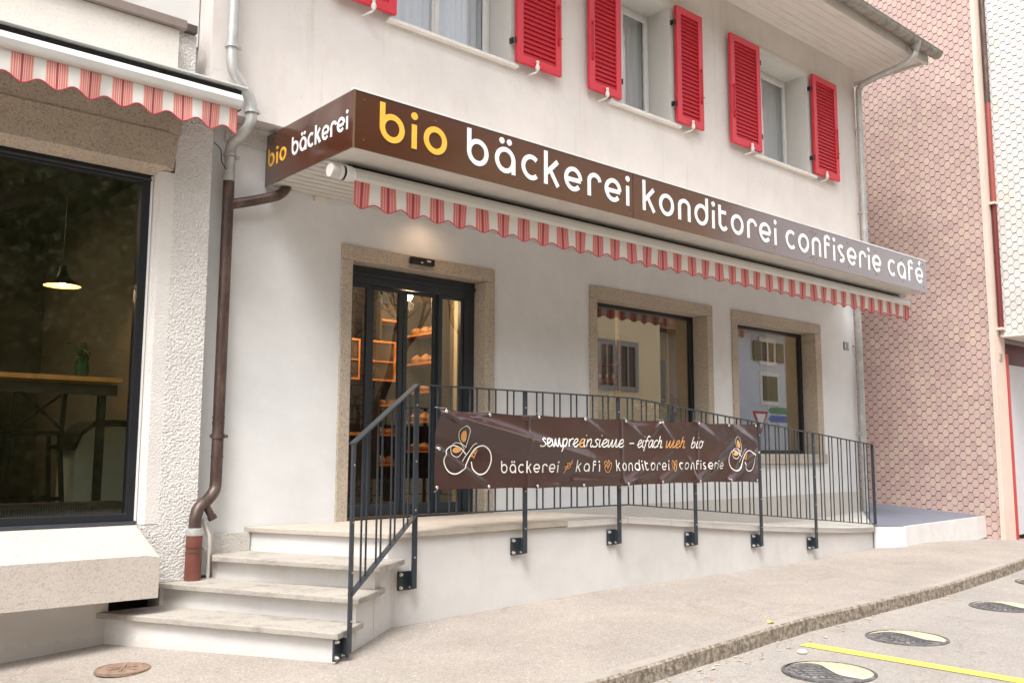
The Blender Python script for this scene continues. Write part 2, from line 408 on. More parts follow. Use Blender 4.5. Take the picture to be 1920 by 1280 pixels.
def tag(o, label, cat, group=None):
    o['label'] = label; o['category'] = cat
    if group: o['group'] = group
    return o
def thing(name, label, cat, loc, group=None):
    o = D.objects.new(name, None); COL.objects.link(o); o.location = loc; o.empty_display_size = .2
    ORG[o.name] = Vector(loc); return tag(o, label, cat, group)
def struct(o, kind='structure'): o['kind'] = kind; return o
def smoothpath(pts, k=8):
    P = [Vector(p) for p in pts]; P = [P[0]*2-P[1]] + P + [P[-1]*2-P[-2]]; out = []
    for i in range(1, len(P)-2):
        for j in range(k):
            t = j/k; a, b, c, d = P[i-1:i+3]
            out.append(.5*((2*b)+(c-a)*t+(2*a-5*b+4*c-d)*t*t+(3*b-a-3*c+d)*t**3))
    out.append(P[-2]); return out
def lerp(x, tab):
    if x <= tab[0][0]: return tab[0][1]
    for (a, p), (b, q) in zip(tab, tab[1:]):
        if x <= b: return p+(q-p)*(x-a)/(b-a)
    return tab[-1][1]

# ------------------------------------------------------------------ ground
GT = [(-40, -1.6), (-6, -1.0), (1.5, -.80), (2.2, -.757), (3.1, -.692), (3.9, -.668), (6.2, -.603), (7.45, -.607), (9.05, -.60), (10.3, -.562), (11.8, -.526), (12.5, -.552), (13.6, -.612), (15, -.69), (25, -.95), (60, -1.2)]
KT = [(-40, -3.9), (2, -3.42), (3.85, -3.2), (5.5, -3.12), (7, -3.03), (8.75, -2.97), (10.5, -2.9), (11.6, -2.80), (13, -2.66), (16, -2.5), (30, -2.2)]
def gz(x, y): return lerp(x, GT) + .018*(min(y, 0)+1.22)
def ky(x): return lerp(x, KT)
xs = [-40, -20, -10, -6, -3, -1, 0, .8] + [1.2+.4*i for i in range(34)] + [15.5, 17, 20, 25, 30]
m_ = MB(); rows = 14
vs = []; fs = []
for x in xs:
    for j in range(rows+1):
        y = ky(x) + .10 + (6-ky(x))*(j/rows)**1.3
        vs.append((x, y, gz(x, y)))
for i in range(len(xs)-1):
    for j in range(rows): a = i*(rows+1)+j; fs.append((a, a+rows+1, a+rows+2, a+1))
struct(MB().add(vs, fs).build('pavement', PAVE, smooth=True))
# kerb: long stones
vs = []; fs = []; kxs = [-40, -20, -8, -3] + [0+.28*i for i in range(57)] + [18, 24, 30]
for i, x in enumerate(kxs):
    y = ky(x); z = gz(x, y); j = random.uniform(-.006, .006) if 0 < x < 16 else 0
    vs += [(x, y-.015+j, z-.30), (x, y+j, z-.012), (x, y+.018+j, z+.002), (x, y+.112, z+.002), (x, y+.112, z-.30)]
for i in range(len(kxs)-1):
    for k in range(4): a = i*5+k; fs.append((a, a+5, a+6, a+1))
ko = MB().add(vs, fs).build('kerb', [KERB, KTOP], smooth=False)
for p in ko.data.polygons:
    if p.normal.z > .8: p.material_index = 1
struct(ko)
# road, one big sheet out to the horizon
def rz(x, y): return gz(x, ky(x)) - .105
gx = [-600, -300, -150, -80, -40, -20, -12, -8, -4, -2, 0, 1, 2] + [2.5+.5*i for i in range(30)] + [19, 22, 26, 32, 45, 70, 120, 250, 600]
gy = [-600, -300, -150, -80, -50, -35, -25, -18, -14, -11, -9, -7.5, -6.5, -5.5, -4.8, -4.2, -3.8, -3.4, -3.0, -2.6, -2.2]
vs = [(x, y if y > -3.9 or True else y, rz(x, y)) for x in gx for y in gy]; fs = []
n = len(gy)
for i in range(len(gx)-1):
    for j in range(n-1): a = i*n+j; fs.append((a, a+n, a+n+1, a+1))
vs2 = [(x, y, rz(x, 0)-.35) for x in (-600, 600) for y in (-2.4, 600)]
vs2 = [(-600, -2.2, -1.9), (600, -2.2, -1.9), (600, 600, -1.9), (-600, 600, -1.9)]
struct(MB().add(vs, fs).add(vs2, [(0, 1, 2, 3)]).build('road', ROAD, smooth=True))
# yellow line
yl = MB(); q0, q1 = Vector((6.05, -3.27)), Vector((6.15, -6.5)); q2 = Vector((5.95, -6.5)); q0b = Vector((5.95, -3.30))
vs = []; N = 20
for i in range(N+1):
    t = i/N; a = Vector((6.10+.05*t, -3.28-3.4*t)); bq = a+Vector((-.12, 0))
    for p in (bq, a): vs.append((p.x, p.y, rz(p.x, p.y)+.004))
yl.add(vs, [(2*i, 2*i+2, 2*i+3, 2*i+1) for i in range(N)])
struct(tag(yl.build('road_marking', YEL), 'yellow painted line across the road starting at the kerb', 'road marking'))

# ------------------------------------------------------------------ bakery building
BB = thing('bakery_building', 'cream and white rendered bakery house with red shutters above a brown canopy sign', 'building', (8, .2, -.7))
w1 = (7.395, 9.378, .60, 2.305); w2 = (10.02, 11.89, .60, 2.305); dr = (4.265, 5.79, .0, 2.287)
o1 = (7.28, 9.49, .46, 2.437); o2 = (9.905, 12.045, .46, 2.437); od = (4.153, 5.91, -.02, 2.417)
MB().holed(2.95, 13.04, -.9, 3.26, [o1, o2, (od[0], od[1], -.9, od[3])], 0, .34).build('ground_floor_wall', WALL, BB, weld=True)
U = -.2
ups = [(4.50, 5.94), (7.44, 8.50), (10.20, 11.56)]; UZ0, UZ1 = 4.53, 5.98
MB().holed(2.82, 12.97, 3.262, 6.62, [(a, b, UZ0, UZ1) for a, b in ups], U, .3).build('upper_wall', UPW, BB, weld=True)
MB().box(12.63, 13.03, .342, 9, -.9, 3.26).box(12.6, 12.965, .31, 9, 3.262, 6.6).build('side_wall', UPW, BB)
MB().box(2.86, 3.16, .342, 9, -.9, 6.6).build('party_wall', UPW, BB)
# rough plinth along the ramp and beside the stair
MB().prism([(6.4, -.6), (13.03, -.6), (13.03, .06), (6.4, .02)], 'y', -.022, -.001).build('plinth', RCG, BB, label='grey roughcast plinth along the ramp')
MB().box(3.06, 3.37, -.045, -.001, -.6, -.03).build('plinth', RCG, BB)
MB().box(2.93, 3.05, -.075, -.002, -.33, .06).build('pilaster', WALL, BB)
MB().box(3.05, 4.15, -.018, -.002, 3.10, 3.258).build('rough_band', RC, BB)

def surround(o, i, mats, name, sill=True):
    s = thing_part(name)
def part(name, parent):
    e = D.objects.new(name, None); COL.objects.link(e); e.parent = parent; ORG[e.name] = ORG[parent.name]; return e

def stone_frame(o, i, door=False):
    f = MB(); y0, y1 = -.025, .30
    f.box(o[0], o[1], y0, y1, i[3], o[3])
    f.box(o[0], i[0], y0+.002, y1, i[2], i[3]-.002); f.box(i[1], o[1], y0+.002, y1, i[2], i[3]-.002)
    return f.build('door_surround' if door else 'window_surround', GRAN, BB, bevel=.006)
stone_frame(od, (dr[0], dr[1], -.02, dr[3]), True)
for o, i in ((o1, w1), (o2, w2)):
    stone_frame(o, i)
    MB().box(o[0]-.015, o[1]+.015, -.055, .30, .465, .598).build('window_sill', SLAB, BB, bevel=.008)

# shop windows (frame > pane)
def shop_window(i, lab):
    y0, y1 = .20, .26
    f = MB().holed(i[0], i[1], i[2], i[3], [(i[0]+.05, i[1]-.055, i[2]+.05, i[3]-.045)], y0, y1)
    fo = f.build('shop_window', DARK2, BB, bevel=.004, label=lab)
    MB().box(i[0]+.045, i[1]-.05, .226, .234, i[2]+.045, i[3]-.04).build('pane', GLASS, fo)
shop_window(w1, 'wide shop window with flowers behind it'); shop_window(w2, 'shop window reflecting the houses opposite')

# sliding glass door
dz0, dz1 = .02, 2.285
f = MB().box(4.267, 5.788, .15, .24, 2.125, dz1).box(4.267, 4.335, .152, .238, dz0, 2.123).box(5.64, 5.788, .152, .238, dz0, 2.123)
f.box(4.267, 5.788, .13, .15, 2.20, 2.225)
dfr = f.build('door_frame', DARK, BB, bevel=.004)
for a, b, yy in ((4.33, 4.57, .17), (4.578, 4.945, .20), (4.955, 5.35, .20), (5.345, 5.66, .17)):
    sw = .045
    lf = MB().holed(a, b, dz0+.01, 2.122, [(a+sw, b-sw, .13, 2.09)], yy-.018, yy+.018).build('door_leaf', DARK, BB, bevel=.003)
    MB().box(a+sw-.003, b-sw+.003, yy-.004, yy+.004, .127, 2.093).build('pane', GLASSD, lf)

# upper windows with reveals, frames, curtains, sills
for k, (a, b) in enumerate(ups):
    trim = MB()
    t = .075
    trim.box(a-t, b+t, U-.014, U-.001, UZ1, UZ1+t+.01).box(a-t, a, U-.012, U-.001, UZ0, UZ1-.001).box(b, b+t, U-.012, U-.001, UZ0, UZ1-.001)
    trim.build('window_trim', REVEAL, BB)
    lin = MB().box(a-.001, a+.006, U, .15, UZ0, UZ1).box(b-.006, b+.001, U, .15, UZ0, UZ1).box(a+.006, b-.006, U, .15, UZ1-.006, UZ1+.001)
    lin.build('window_reveal', REVEAL, BB)
    y0, y1 = .12, .18; mid = (a+b)/2
    W = MB().holed(a+.006, b-.006, UZ0, UZ1-.006, [(a+.055, b-.055, UZ0+.05, UZ1-.06)], y0, y1).build('window_frame', WHITE, BB, bevel=.004)
    for (c, d) in ((a+.05, mid+.012), (mid-.012, b-.05)):
        yy = y0-.022 if c > a+.1 else y0-.012
        s = MB().holed(c, d, UZ0+.045, UZ1-.055, [(c+.05, d-.05, UZ0+.10, UZ1-.11)], yy, yy+.03).build('sash', WHITE, W, bevel=.003)
    MB().box(a+.09, b-.09, y0+.010, y0+.016, UZ0+.09, UZ1-.10).build('pane', GLASSU, W)
    # curtain folds
    vs = []; NN = 90
    for i in range(NN+1):
        x = a+.05+(b-a-.10)*i/NN
        yy = .205+.018*sin(i*.95)+.010*sin(i*.37+k)
        vs += [(x, yy, UZ0+.03), (x, yy, UZ1-.03)]
    cu = MB().add(vs, [(2*i, 2*i+2, 2*i+3, 2*i+1) for i in range(NN)])
    cu.build('curtain', CURTL if k == 0 else CURT, W, smooth=True)
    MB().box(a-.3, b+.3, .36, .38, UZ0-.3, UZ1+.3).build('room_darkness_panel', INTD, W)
    SX = [(4.44, 6.02), (7.39, 8.66), (10.21, 11.73)][k]
    MB().prism([(U-.055, 4.492), (U-.055, 4.525), (.11, 4.55), (.11, 4.492)], 'x', SX[0], SX[1]).build('window_sill', SILL, BB, bevel=.004)

# shutters
def shutter(x0, x1, hinge, lab):
    z0, z1 = 4.545, 6.01; yb, yf = U-.045, U-.085; fwid = .085
    f = MB().holed(x0, x1, z0, z1, [(x0+fwid, x1-fwid, z0+fwid, z1-fwid)], yf, yb)
    S = f.build('shutter', RED, BB, bevel=.004, label=lab)
    s = MB(); n = 25; h = (z1-z0-2*fwid)/n
    for i in range(n):
        z = z0+fwid+i*h
        s.add([(x0+fwid-.002, yf+.006, z), (x1-fwid+.002, yf+.006, z), (x1-fwid+.002, yf+.026, z+h*1.12), (x0+fwid-.002, yf+.026, z+h*1.12),
               (x0+fwid-.002, yf+.016, z-.003), (x1-fwid+.002, yf+.016, z-.003), (x1-fwid+.002, yf+.033, z+h*1.08), (x0+fwid-.002, yf+.033, z+h*1.08)],
              [(0, 1, 2, 3), (7, 6, 5, 4), (0, 4, 5, 1), (3, 2, 6, 7)])
    s.build('slats', REDD, S)
    # catch (white iron holder) below
    cx = x0+.26 if hinge > 0 else x1-.26
    cx = x0+.18 if hinge < 0 and False else cx
    c = MB().tube(smoothpath([(cx-.05, U, z0-.075), (cx-.03, U-.06, z0-.07), (cx, U-.10, z0-.045), (cx, U-.105, z0+.02), (cx+.004, U-.10, z0+.055)]), [.010]*25+[.012]*8, 8)
    c.lathe([(0, -.055), (.018, -.05), (.026, -.02), (.018, .006), (.012, .02), (.020, .032), (.016, .05), (0, .055)], (cx, U-.104, z0+.01), 10)
    c.build('shutter_catch', CREAM, S, smooth=True)
    # hinges on the window side, handle rod on the other side
    hx = x0 if hinge > 0 else x1
    for z in (z0+.22, z1-.22):
        h_ = MB(); h_.box(hx-.030*hinge-.009, hx-.030*hinge+.009, U-.05, U-.001, z-.028, z+.028).tube([(hx-.02*hinge, U-.075, z-.03), (hx-.02*hinge, U-.075, z+.03)], .01, 8)
        h_.build('hinge', BLACK, S)
    rx = (x1-.045) if hinge > 0 else (x0+.045)
    r = MB().tube([(rx, yf-.012, z0+.33), (rx, yf-.012, z0+.78)], .006, 6).box(rx-.008, rx+.008, yf-.02, yf, z0+.33, z0+.36).box(rx-.008, rx+.008, yf-.02, yf, z0+.74, z0+.77).tube([(rx-.02, yf-.02, z0+.40), (rx+.03, yf-.02, z0+.41)], .007, 6)
    r.build('bolt_rod', REDD, S)
shutter(3.87, 4.50, -1, 'red louvred shutter left of the first window, cut by the frame'); shutter(5.97, 6.60, 1, 'red louvred shutter right of the two-sash window')
shutter(7.03, 7.545, -1, 'narrow red shutter left of the middle window'); shutter(8.55, 9.06, 1, 'narrow red shutter right of the middle window')
shutter(9.65, 10.31, -1, 'red louvred shutter left of the last window'); shutter(11.63, 12.29, 1, 'red louvred shutter right of the last window')

# eaves
MB().box(1.8, 13.50, -1.03, 9.5, 6.492, 6.515).build('roof_underlay', BOARD, BB)
s = MB(); y = -1.035
while y < U-.01:
    s.box(1.8, 13.49, y, min(y+.118, U-.003), 6.478, 6.4915); y += .122
s.build('eaves_soffit', BOARD, BB)
MB().box(1.8, 13.62, -1.065, -1.037, 6.45, 6.66).build('fascia_board', BOARD, BB)
MB().box(13.50, 13.53, -1.036, 9.5, 6.44, 6.62).build('verge_board', BOARD, BB)
MB().prism([(-1.15, 6.66), (4.5, 9.6), (9.6, 6.66), (9.6, 6.55), (4.5, 9.45), (-1.12, 6.60)], 'x', 1.8, 13.62).build('roof', simple('roof_tiles', (.22, .10, .07), .8, var=.4, vs=20), BB)
# gutter, half round
g = MB(); gyc, gzc, gr = -1.17, 6.62, .085; prof = [(gyc+gr*cos(a), gzc+gr*sin(a)) for a in [pi+pi*i/12 for i in range(13)]]
inner = [(gyc+(gr-.004)*cos(a), gzc+(gr-.004)*sin(a)) for a in [2*pi-pi*i/12 for i in range(13)]]
g.prism(prof+inner, 'x', 1.8, 13.70)
g.tube([(1.8, gyc-gr, gzc+.004), (13.70, gyc-gr, gzc+.004)], .010, 8)
g.prism([(gyc+gr*cos(a), gzc+gr*sin(a)) for a in [pi+pi*i/12 for i in range(13)]], 'x', 13.69, 13.70)
G = g.build('gutter', GUT, BB, smooth=True)
for x in (11.0, 12.0, 12.78, 13.3, 9.8, 8.6):
    MB().prism([(gyc+(gr+.006)*cos(a), gzc+(gr+.006)*sin(a)) for a in [pi+pi*i/12 for i in range(13)]]+[(gyc+(gr+.001)*cos(a), gzc+(gr+.001)*sin(a)) for a in [2*pi-pi*i/12 for i in range(13)]], 'x', x, x+.025).build('gutter_bracket', GUT, G, smooth=True)
# right downpipe: own thing
rp = thing('downpipe', 'grey rain downpipe at the right corner of the bakery, bent back under the eaves', 'downpipe', (12.99, -.2, -.5))
pth = smoothpath([(12.98, gyc, 6.56), (12.98, gyc, 6.45), (12.97, gyc+.06, 6.36), (12.97, -.95, 6.30), (12.965, -.45, 6.22), (12.965, -.30, 6.16), (12.965, -.272, 6.02), (12.965, -.272, 5.7)], 8) + [Vector((12.965, -.272, 3.4))] + smoothpath([(12.967, -.272, 3.38), (12.97, -.25, 3.25), (13.0, -.12, 3.0), (13.01, -.085, 2.85)], 5) + [Vector((13.015, -.085, -.35))]
MB().lathe([(.085, .10), (.08, .04), (.05, -.06), (.045, -.1)], (12.98, gyc, 6.52), 14).build('outlet', GUT, rp, smooth=True)
MB().tube(pth, .047, 14).build('pipe', ZINC, rp, smooth=True)
for z in (5.5, 4.2, 2.2, .9):
    yy = -.272 if z > 3 else -.085; xx = 12.965 if z > 3 else 13.014
    MB().tube([(xx, yy, z-.015), (xx, yy, z+.015)], .053, 14).box(xx-.06, xx-.045, yy-.01, yy+.19 if z > 3 else -.001, z-.012, z+.012).build('pipe_clip', ZINC, rp)

# ------------------------------------------------------------------ left downpipe
lp = thing('downpipe', 'zinc and brown downpipe between the café and the bakery, standing on the steps', 'downpipe', (2.85, -.2, -.34))
up = [Vector((2.955, -.285, 6.4)), Vector((2.952, -.285, 3.95))] + smoothpath([(2.952, -.285, 3.75), (2.955, -.285, 3.66), (2.975, -.285, 3.575), (3.03, -.285, 3.50), (3.085, -.285, 3.44), (3.125, -.283, 3.36), (3.14, -.28, 3.27), (3.13, -.27, 3.18), (3.10, -.22, 3.11), (3.065, -.13, 3.06), (3.052, -.10, 2.99), (3.052, -.10, 2.92)], 4)
MB().tube(up + [Vector((3.052, -.10, 2.75))], .043, 16).build('upper_pipe', ZINC, lp, smooth=True)
MB().tube([(3.052, -.10, 2.80), (3.052, -.10, 2.74)], .047, 16).build('sleeve', ZINC, lp, smooth=True)
MB().tube([(2.952, -.285, 3.79), (2.952, -.285, 3.76)], .056, 16).box(3.0, 3.03, -.29, -.28, 3.76, 3.79).build('pipe_clip', ZINC, lp, smooth=True)
MB().tube([(3.14, -.28, 3.30), (3.14, -.28, 3.275)], .055, 16).box(3.19, 3.21, -.29, -.28, 3.28, 3.30).build('pipe_clip', ZINC, lp, smooth=True)
MB().tube([(3.052, -.10, 2.965), (3.052, -.10, 2.945)], .055, 16).box(3.10, 3.13, -.11, -.09, 2.93, 2.96).build('pipe_clip', ZINC, lp, smooth=True)
low = [Vector((3.052, -.10, 2.745)), Vector((3.047, -.10, .55))] + smoothpath([(3.046, -.10, .42), (3.045, -.10, .36), (3.03, -.11, .30), (2.97, -.135, .235), (2.90, -.165, .19), (2.865, -.18, .12), (2.86, -.185, .03)], 5)
MB().tube(low, .045, 18).build('brown_pipe', COPPER, lp, smooth=True)
for z in (.86, .82, .56): MB().tube([(3.047, -.10, z-.012), (3.047, -.10, z+.012)], .0475, 18).build('pipe_joint', COPPER, lp, smooth=True)
MB().tube([(3.047, -.10, .70), (3.047, -.10, .735)], .053, 18).tube([(3.09, -.10, .717), (3.125, -.10, .717)], .012, 8).tube([(3.01, -.10, .717), (2.985, -.10, .717)], .012, 8).build('pipe_clip', COPPER, lp, smooth=True)
MB().tube([(2.945, -.15, .21), (3.0, -.17, .10)], .028, 12).tube([(2.99, -.168, .12), (3.005, -.172, .09)], .034, 12).build('drain_spout', COPPER, lp, smooth=True)
MB().lathe([(.062, 0), (.066, .02), (.062, .05), (.05, .055)], (2.86, -.185, -.02), 18).build('collar', ZINC, lp, smooth=True)
MB().tube([(2.857, -.187, -.345), (2.86, -.185, 0.0)], .059, 20).build('red_base_pipe', CLAY, lp, smooth=True)
MB().tube([(2.86, -.186, -.11), (2.86, -.186, -.105)], .062, 20).tube([(2.86, -.186, -.145), (2.86, -.186, -.14)], .062, 20).build('wire_tie', COPPER, lp, smooth=True)
tag(MB().tube(smoothpath([(2.955, -.12, .09), (2.957, -.125, .06), (2.985, -.14, -.02), (2.992, -.145, -.08), (2.992, -.145, -.35)], 5), .014, 10).box(2.96, 2.995, -.14, -.08, -.135, -.12).build('drain_hose', PVC, smooth=True),
    'thin cream plastic drain pipe right of the red-brown pipe foot', 'pipe')
bp_ = smoothpath([(3.07, -.10, 2.555), (3.25, -.10, 2.615), (3.42, -.10, 2.68), (3.50, -.10, 2.72), (3.545, -.10, 2.77), (3.555, -.10, 2.80)], 5)
tag(MB().tube(bp_, .042, 16).build('branch_pipe', COPPER, smooth=True), 'dark bent branch pipe joining the canopy to the brown downpipe', 'pipe')

# ------------------------------------------------------------------ lettering engine
def arc(cx, cy, rx, ry, a0, a1, n=22): return [(cx+rx*cos(math.radians(a0+(a1-a0)*i/n)), cy+ry*sin(math.radians(a0+(a1-a0)*i/n))) for i in range(n+1)]
def glyph(ch, w):
    h = w/2; R = .5-h; A = 1.33-h
    circ = arc(.5, .5, R, R, 0, 360, 36)
    if ch == 'o': return 1, [circ]
    if ch == 'b': return 1, [circ, [(h, A+h), (h, .5)]]
    if ch == 'd': return 1, [circ, [(1-h, A+h), (1-h, .5)]]
    if ch in 'aä':
        g = [circ, [(1-h, .5), (1-h, 0)]]
        if ch == 'ä': g += [arc(.33, 1.22, .045, .045, 0, 360, 12)+['dot'], arc(.70, 1.22, .045, .045, 0, 360, 12)+['dot']]
        return 1, g
    if ch == 'c': return .86, [arc(.5, .5, R, R, 48, 312, 30)]
    if ch in 'eé':
        g = [arc(.5, .5, R, R, 0, 318, 34), [(h+.02, .47), (1-h*.9, .47)]]
        if ch == 'é': g.append([(.44, 1.10), (.66, 1.36)])
        return 1, g
    if ch == 'i': return w, [[(h, 0), (h, .86)], arc(h, 1.16, .05, .05, 0, 360, 14)+['dot']]
    if ch == 'k': return .78, [[(h, 1.33), (h, 0)], [(.72, 1.0), (h+.04, .46)], [(.30, .62), (.74, 0)]]
    if ch == 'n': return .86, [[(h, 0), (h, .62)]+arc(.43, .62, .43-h, 1-h-.62, 180, 0, 20)+[(.86-h, 0)]]
    if ch == 'r': return .70, [[(h, 0), (h, .62)]+arc(.41, .62, .41-h, 1-h-.62, 180, 10, 18)]
    if ch == 't': return .66, [[(h, 1.22), (h, .42)]+arc(.36, .36, .36-h, .36-h, 180, 330, 16), [(h, .90), (.58, .90)]]
    if ch == 'f': return .66, [[(h+.05, 0), (h+.05, 1.0)]+arc(.37, 1.0, .32-h, .30-h, 180, 20, 16), [(h+.05, .80), (.58, .80)]]
    if ch == 's': return .66, [arc(.33, .735, .33-h, .265-h, 40, 250, 18)+arc(.33, .265, .33-h, .265-h, 90, -140, 18)]
    return .5, []
def ribbon(pts, w, segs=None):
    P = [Vector(p) for p in pts]
    closed = (P[0]-P[-1]).length < 1e-6
    if closed: P = P[:-1]
    n = len(P); L = []; Rr = []
    for i in range(n):
        a = P[i-1] if (closed or i) else P[i]; b = P[(i+1) % n] if (closed or i < n-1) else P[i]
        d1 = (P[i]-a); d2 = (b-P[i])
        if d1.length < 1e-9: d1 = d2
        if d2.length < 1e-9: d2 = d1
        t = (d1.normalized()+d2.normalized()); t = t.normalized() if t.length > 1e-6 else d1.normalized()
        nn = Vector((-t.y, t.x)); c = max(.55, nn.dot(Vector((-d1.y, d1.x)).normalized()))
        L.append(P[i]+nn*w/2/c); Rr.append(P[i]-nn*w/2/c)
    q = [(i, (i+1) % n) for i in range(n if closed else n-1)]
    return L, Rr, q
def dense(pts, step):
    out = [pts[0]]
    for a, b in zip(pts, pts[1:]):
        k = max(1, int(math.hypot(b[0]-a[0], b[1]-a[1])/step))
        for i in range(1, k+1): out.append((a[0]+(b[0]-a[0])*i/k, a[1]+(b[1]-a[1])*i/k))
    return out
def strokes_mesh(mb, strokes, w, fmap, thick, step=None):
    """strokes in local (u,v) metres; fmap(u,v,d) -> world point, d is stand-off"""
    for k, st in enumerate(strokes):
        d = thick + .0004*(k % 5)
        dot = st[-1] == 'dot'
        if dot:
            st = st[:-1]; cx = sum(p[0] for p in st[:-1])/(len(st)-1); cy = sum(p[1] for p in st[:-1])/(len(st)-1)
            ring = []
            for p in st[:-1]:
                v = Vector((p[0]-cx, p[1]-cy)); ring.append((cx+v.x*(1+.42*w/v.length), cy+v.y*(1+.42*w/v.length)))
            mb.add([fmap(*p, d) for p in ring]+[fmap(*p, 0) for p in ring], [tuple(range(len(ring)))] + [(i, len(ring)+i, len(ring)+(i+1) % len(ring), (i+1) % len(ring)) for i in range(len(ring))]); continue
        if step: st = dense(st, step)
        L, R_, q = ribbon(st, w); n = len(L)
        vs = [fmap(p.x, p.y, d) for p in L]+[fmap(p.x, p.y, d) for p in R_]
        fs = [(i, n+i, n+j, j) for i, j in q]
        if not step:
            vs += [fmap(p.x, p.y, 0) for p in L]+[fmap(p.x, p.y, 0) for p in R_]
            fs += [(i, j, 2*n+j, 2*n+i) for i, j in q]+[(n+j, n+i, 3*n+i, 3*n+j) for i, j in q]
        mb.add(vs, fs)
def word(txt, u0, u1, v0, xh, w=.2, shear=0, gl=glyph, wd=1.0):
    """strokes of a word fitted between u0 and u1; baseline v0; x height xh"""
    gs = [gl(c, w) for c in txt]; tot = sum(g[0] for g in gs)*xh*wd; gap = (u1-u0-tot)/max(1, len(txt)-1)
    u = u0; out = []
    for a, ss in gs:
        for st in ss:
            out.append([p if p == 'dot' else (u+p[0]*xh*wd+shear*p[1]*xh, v0+p[1]*xh) for p in st])
        u += a*xh*wd+gap
    return out

# ------------------------------------------------------------------ canopy sign
XL, XR, YF, Z0, Z1 = 3.42, 12.50, -1.375, 2.785, 3.218
CS = thing('canopy_sign', 'long dark brown canopy fascia lettered bio bäckerei konditorei confiserie café', 'shop sign', (8, -.7, Z0))
for a, b in ((XL+.002, 6.455), (6.460, 9.614), (9.619, XR)):
    MB().box(a, b, YF, YF+.012, Z0, Z1).build('front_panel', SIGNB, CS, bevel=.002)
MB().box(XL-.012, XL, YF+.004, .0-.002, Z0, Z1).build('side_panel', SIGNB, CS, bevel=.002)
MB().box(XL-.010, XL+.004, YF-.002, YF+.006, Z0, Z1+.003).build('corner_trim', simple('bronze_trim', (.20, .12, .07), .4, .3), CS)
MB().box(XL, XR, YF+.012, -.002, Z1-.05, Z1-.004).build('canopy_top', SOFF, CS)
MB().box(XL-.013, XR+.002, YF-.006, YF+.03, Z1+.0005, Z1+.014).build('top_flashing', WHITE, CS)
sf = MB().box(XL, XR, YF+.013, YF+.30, Z0+.002, Z0+.014)
y = YF+.303
while y < -.02:
    sf.box(XL+.001, XR-.02, y, min(y+.088, -.004), Z0+.006, Z0+.018); y += .103
MB().box(XL+.002, XR-.03, YF+.31, -.004, Z0+.024, Z0+.030).build('soffit_backing', INTD, CS)  # near-black so the grooves between the boards look deeper in shade
sf.build('soffit', SOFF, CS)
MB().box(XR-.02, XR-.004, YF+.013, -.003, Z0+.02, Z1-.06).build('end_plate', BLACK, CS)
sc_ = MB()
for x in [3.50, 4.15, 5.0, 5.75, 6.42, 6.53, 7.2, 8.0, 8.8, 9.56, 9.68, 10.4, 11.1, 11.8, 12.4]:
    for z in (Z0+.07, Z1-.06): sc_.add([(x+.008*cos(2*pi*k/8), YF-.004, z+.008*sin(2*pi*k/8)) for k in range(8)]+[(x+.009*cos(2*pi*k/8), YF-.0002, z+.009*sin(2*pi*k/8)) for k in range(8)], [tuple(range(8))[::-1]]+[(k, (k+1) % 8, 8+(k+1) % 8, 8+k) for k in range(8)])
sc_.build('screws', simple('brown_screw', (.16, .09, .07), .35, .4), CS)
fm = lambda u, v, d: (u, YF-.001-d, v)
def lettering(txt, u0, u1, mat, st):
    m_ = MB(); ss = word(txt, u0, u1, 2.888, .222, st); strokes_mesh(m_, ss, st*.222, fm, .004)
    m_.build('lettering', mat, CS, label='word '+txt)
lettering('bio', 3.635, 4.258, LETY, .205)
lettering('bäckerei', 4.462, 6.402, LETW, .185)
lettering('konditorei', 6.595, 8.850, LETW, .18)
lettering('confiserie', 9.035, 11.22, LETW, .18)
lettering('café', 11.405, 12.39, LETW, .18)
fs_ = lambda u, v, d: (XL-.0125-d, -u, v)
for t_, a, b, mm in (('bio', .055, .365, LETY), ('bäckerei', .46, 1.305, LETW)):
    m_ = MB(); strokes_mesh(m_, word(t_, a, b, 2.935, .116, .19, wd=.92), .19*.116, fs_, .003); m_.build('lettering', mm, CS, label='small side word '+t_)

# ------------------------------------------------------------------ awnings
def awning(name, label, x0, x1, y, ztop, zval, period, xr, red, inner, tube_r, wedge, amp=.022):
    A = thing(name, label, 'awning', ((x0+x1)/2, y, zval))
    MAT = stripes(name+'_cloth', period, xr, red, inner)
    n = int((x1-x0)/period*16); vs = []; edge = []
    for i in range(n+1):
        x = x0+(x1-x0)*i/n; ph = 2*pi*(x-xr)/period
        zb = zval - amp*cos(ph)
        nx = 3
        for j in range(nx+1):
            t = j/nx; yy = y + .010*t*sin(ph*.5+.6) + .006*t*sin(x*7.3) + .004*t*sin(x*31)
            vs.append((x, yy, ztop+(zb-ztop)*t))
        edge.append(Vector((x, y+.010*sin(ph*.5+.6)+.006*sin(x*7.3)+.004*sin(x*31), zb)))
    fs = []
    for i in range(n):
        for j in range(3): a = i*4+j; fs.append((a, a+4, a+5, a+1))
    MB().add(vs, fs).build('valance', MAT, A, smooth=True)
    MB().tube([(edge[0].x, edge[0].y, ztop)]+edge+[(edge[-1].x, edge[-1].y, ztop)], .0042, 6).build('piping', simple('red_piping', (.55, .06, .09), .6), A, smooth=True)
    return A
AW = awning('retracted_awning', 'white awning roll with red striped scalloped valance under the brown sign', 3.60, 12.47, -1.105, 2.634, 2.452, .2362, 3.665, (.68, .20, .19), False, .05, 0)
b_ = MB()
prof = [(-1.115, 2.632), (-1.125, 2.66), (-1.120, 2.70), (-1.09, 2.735), (-1.05, 2.745), (-1.02, 2.72), (-1.02, 2.67), (-1.05, 2.636)]
b_.prism(prof, 'x', 3.595, 12.52); b_.build('front_bar', ALU, AW, bevel=.006)
MB().tube([(3.60, -.985, 2.725), (12.5, -.985, 2.725)], .036, 14).build('cloth_roll', SOFF, AW, smooth=True)
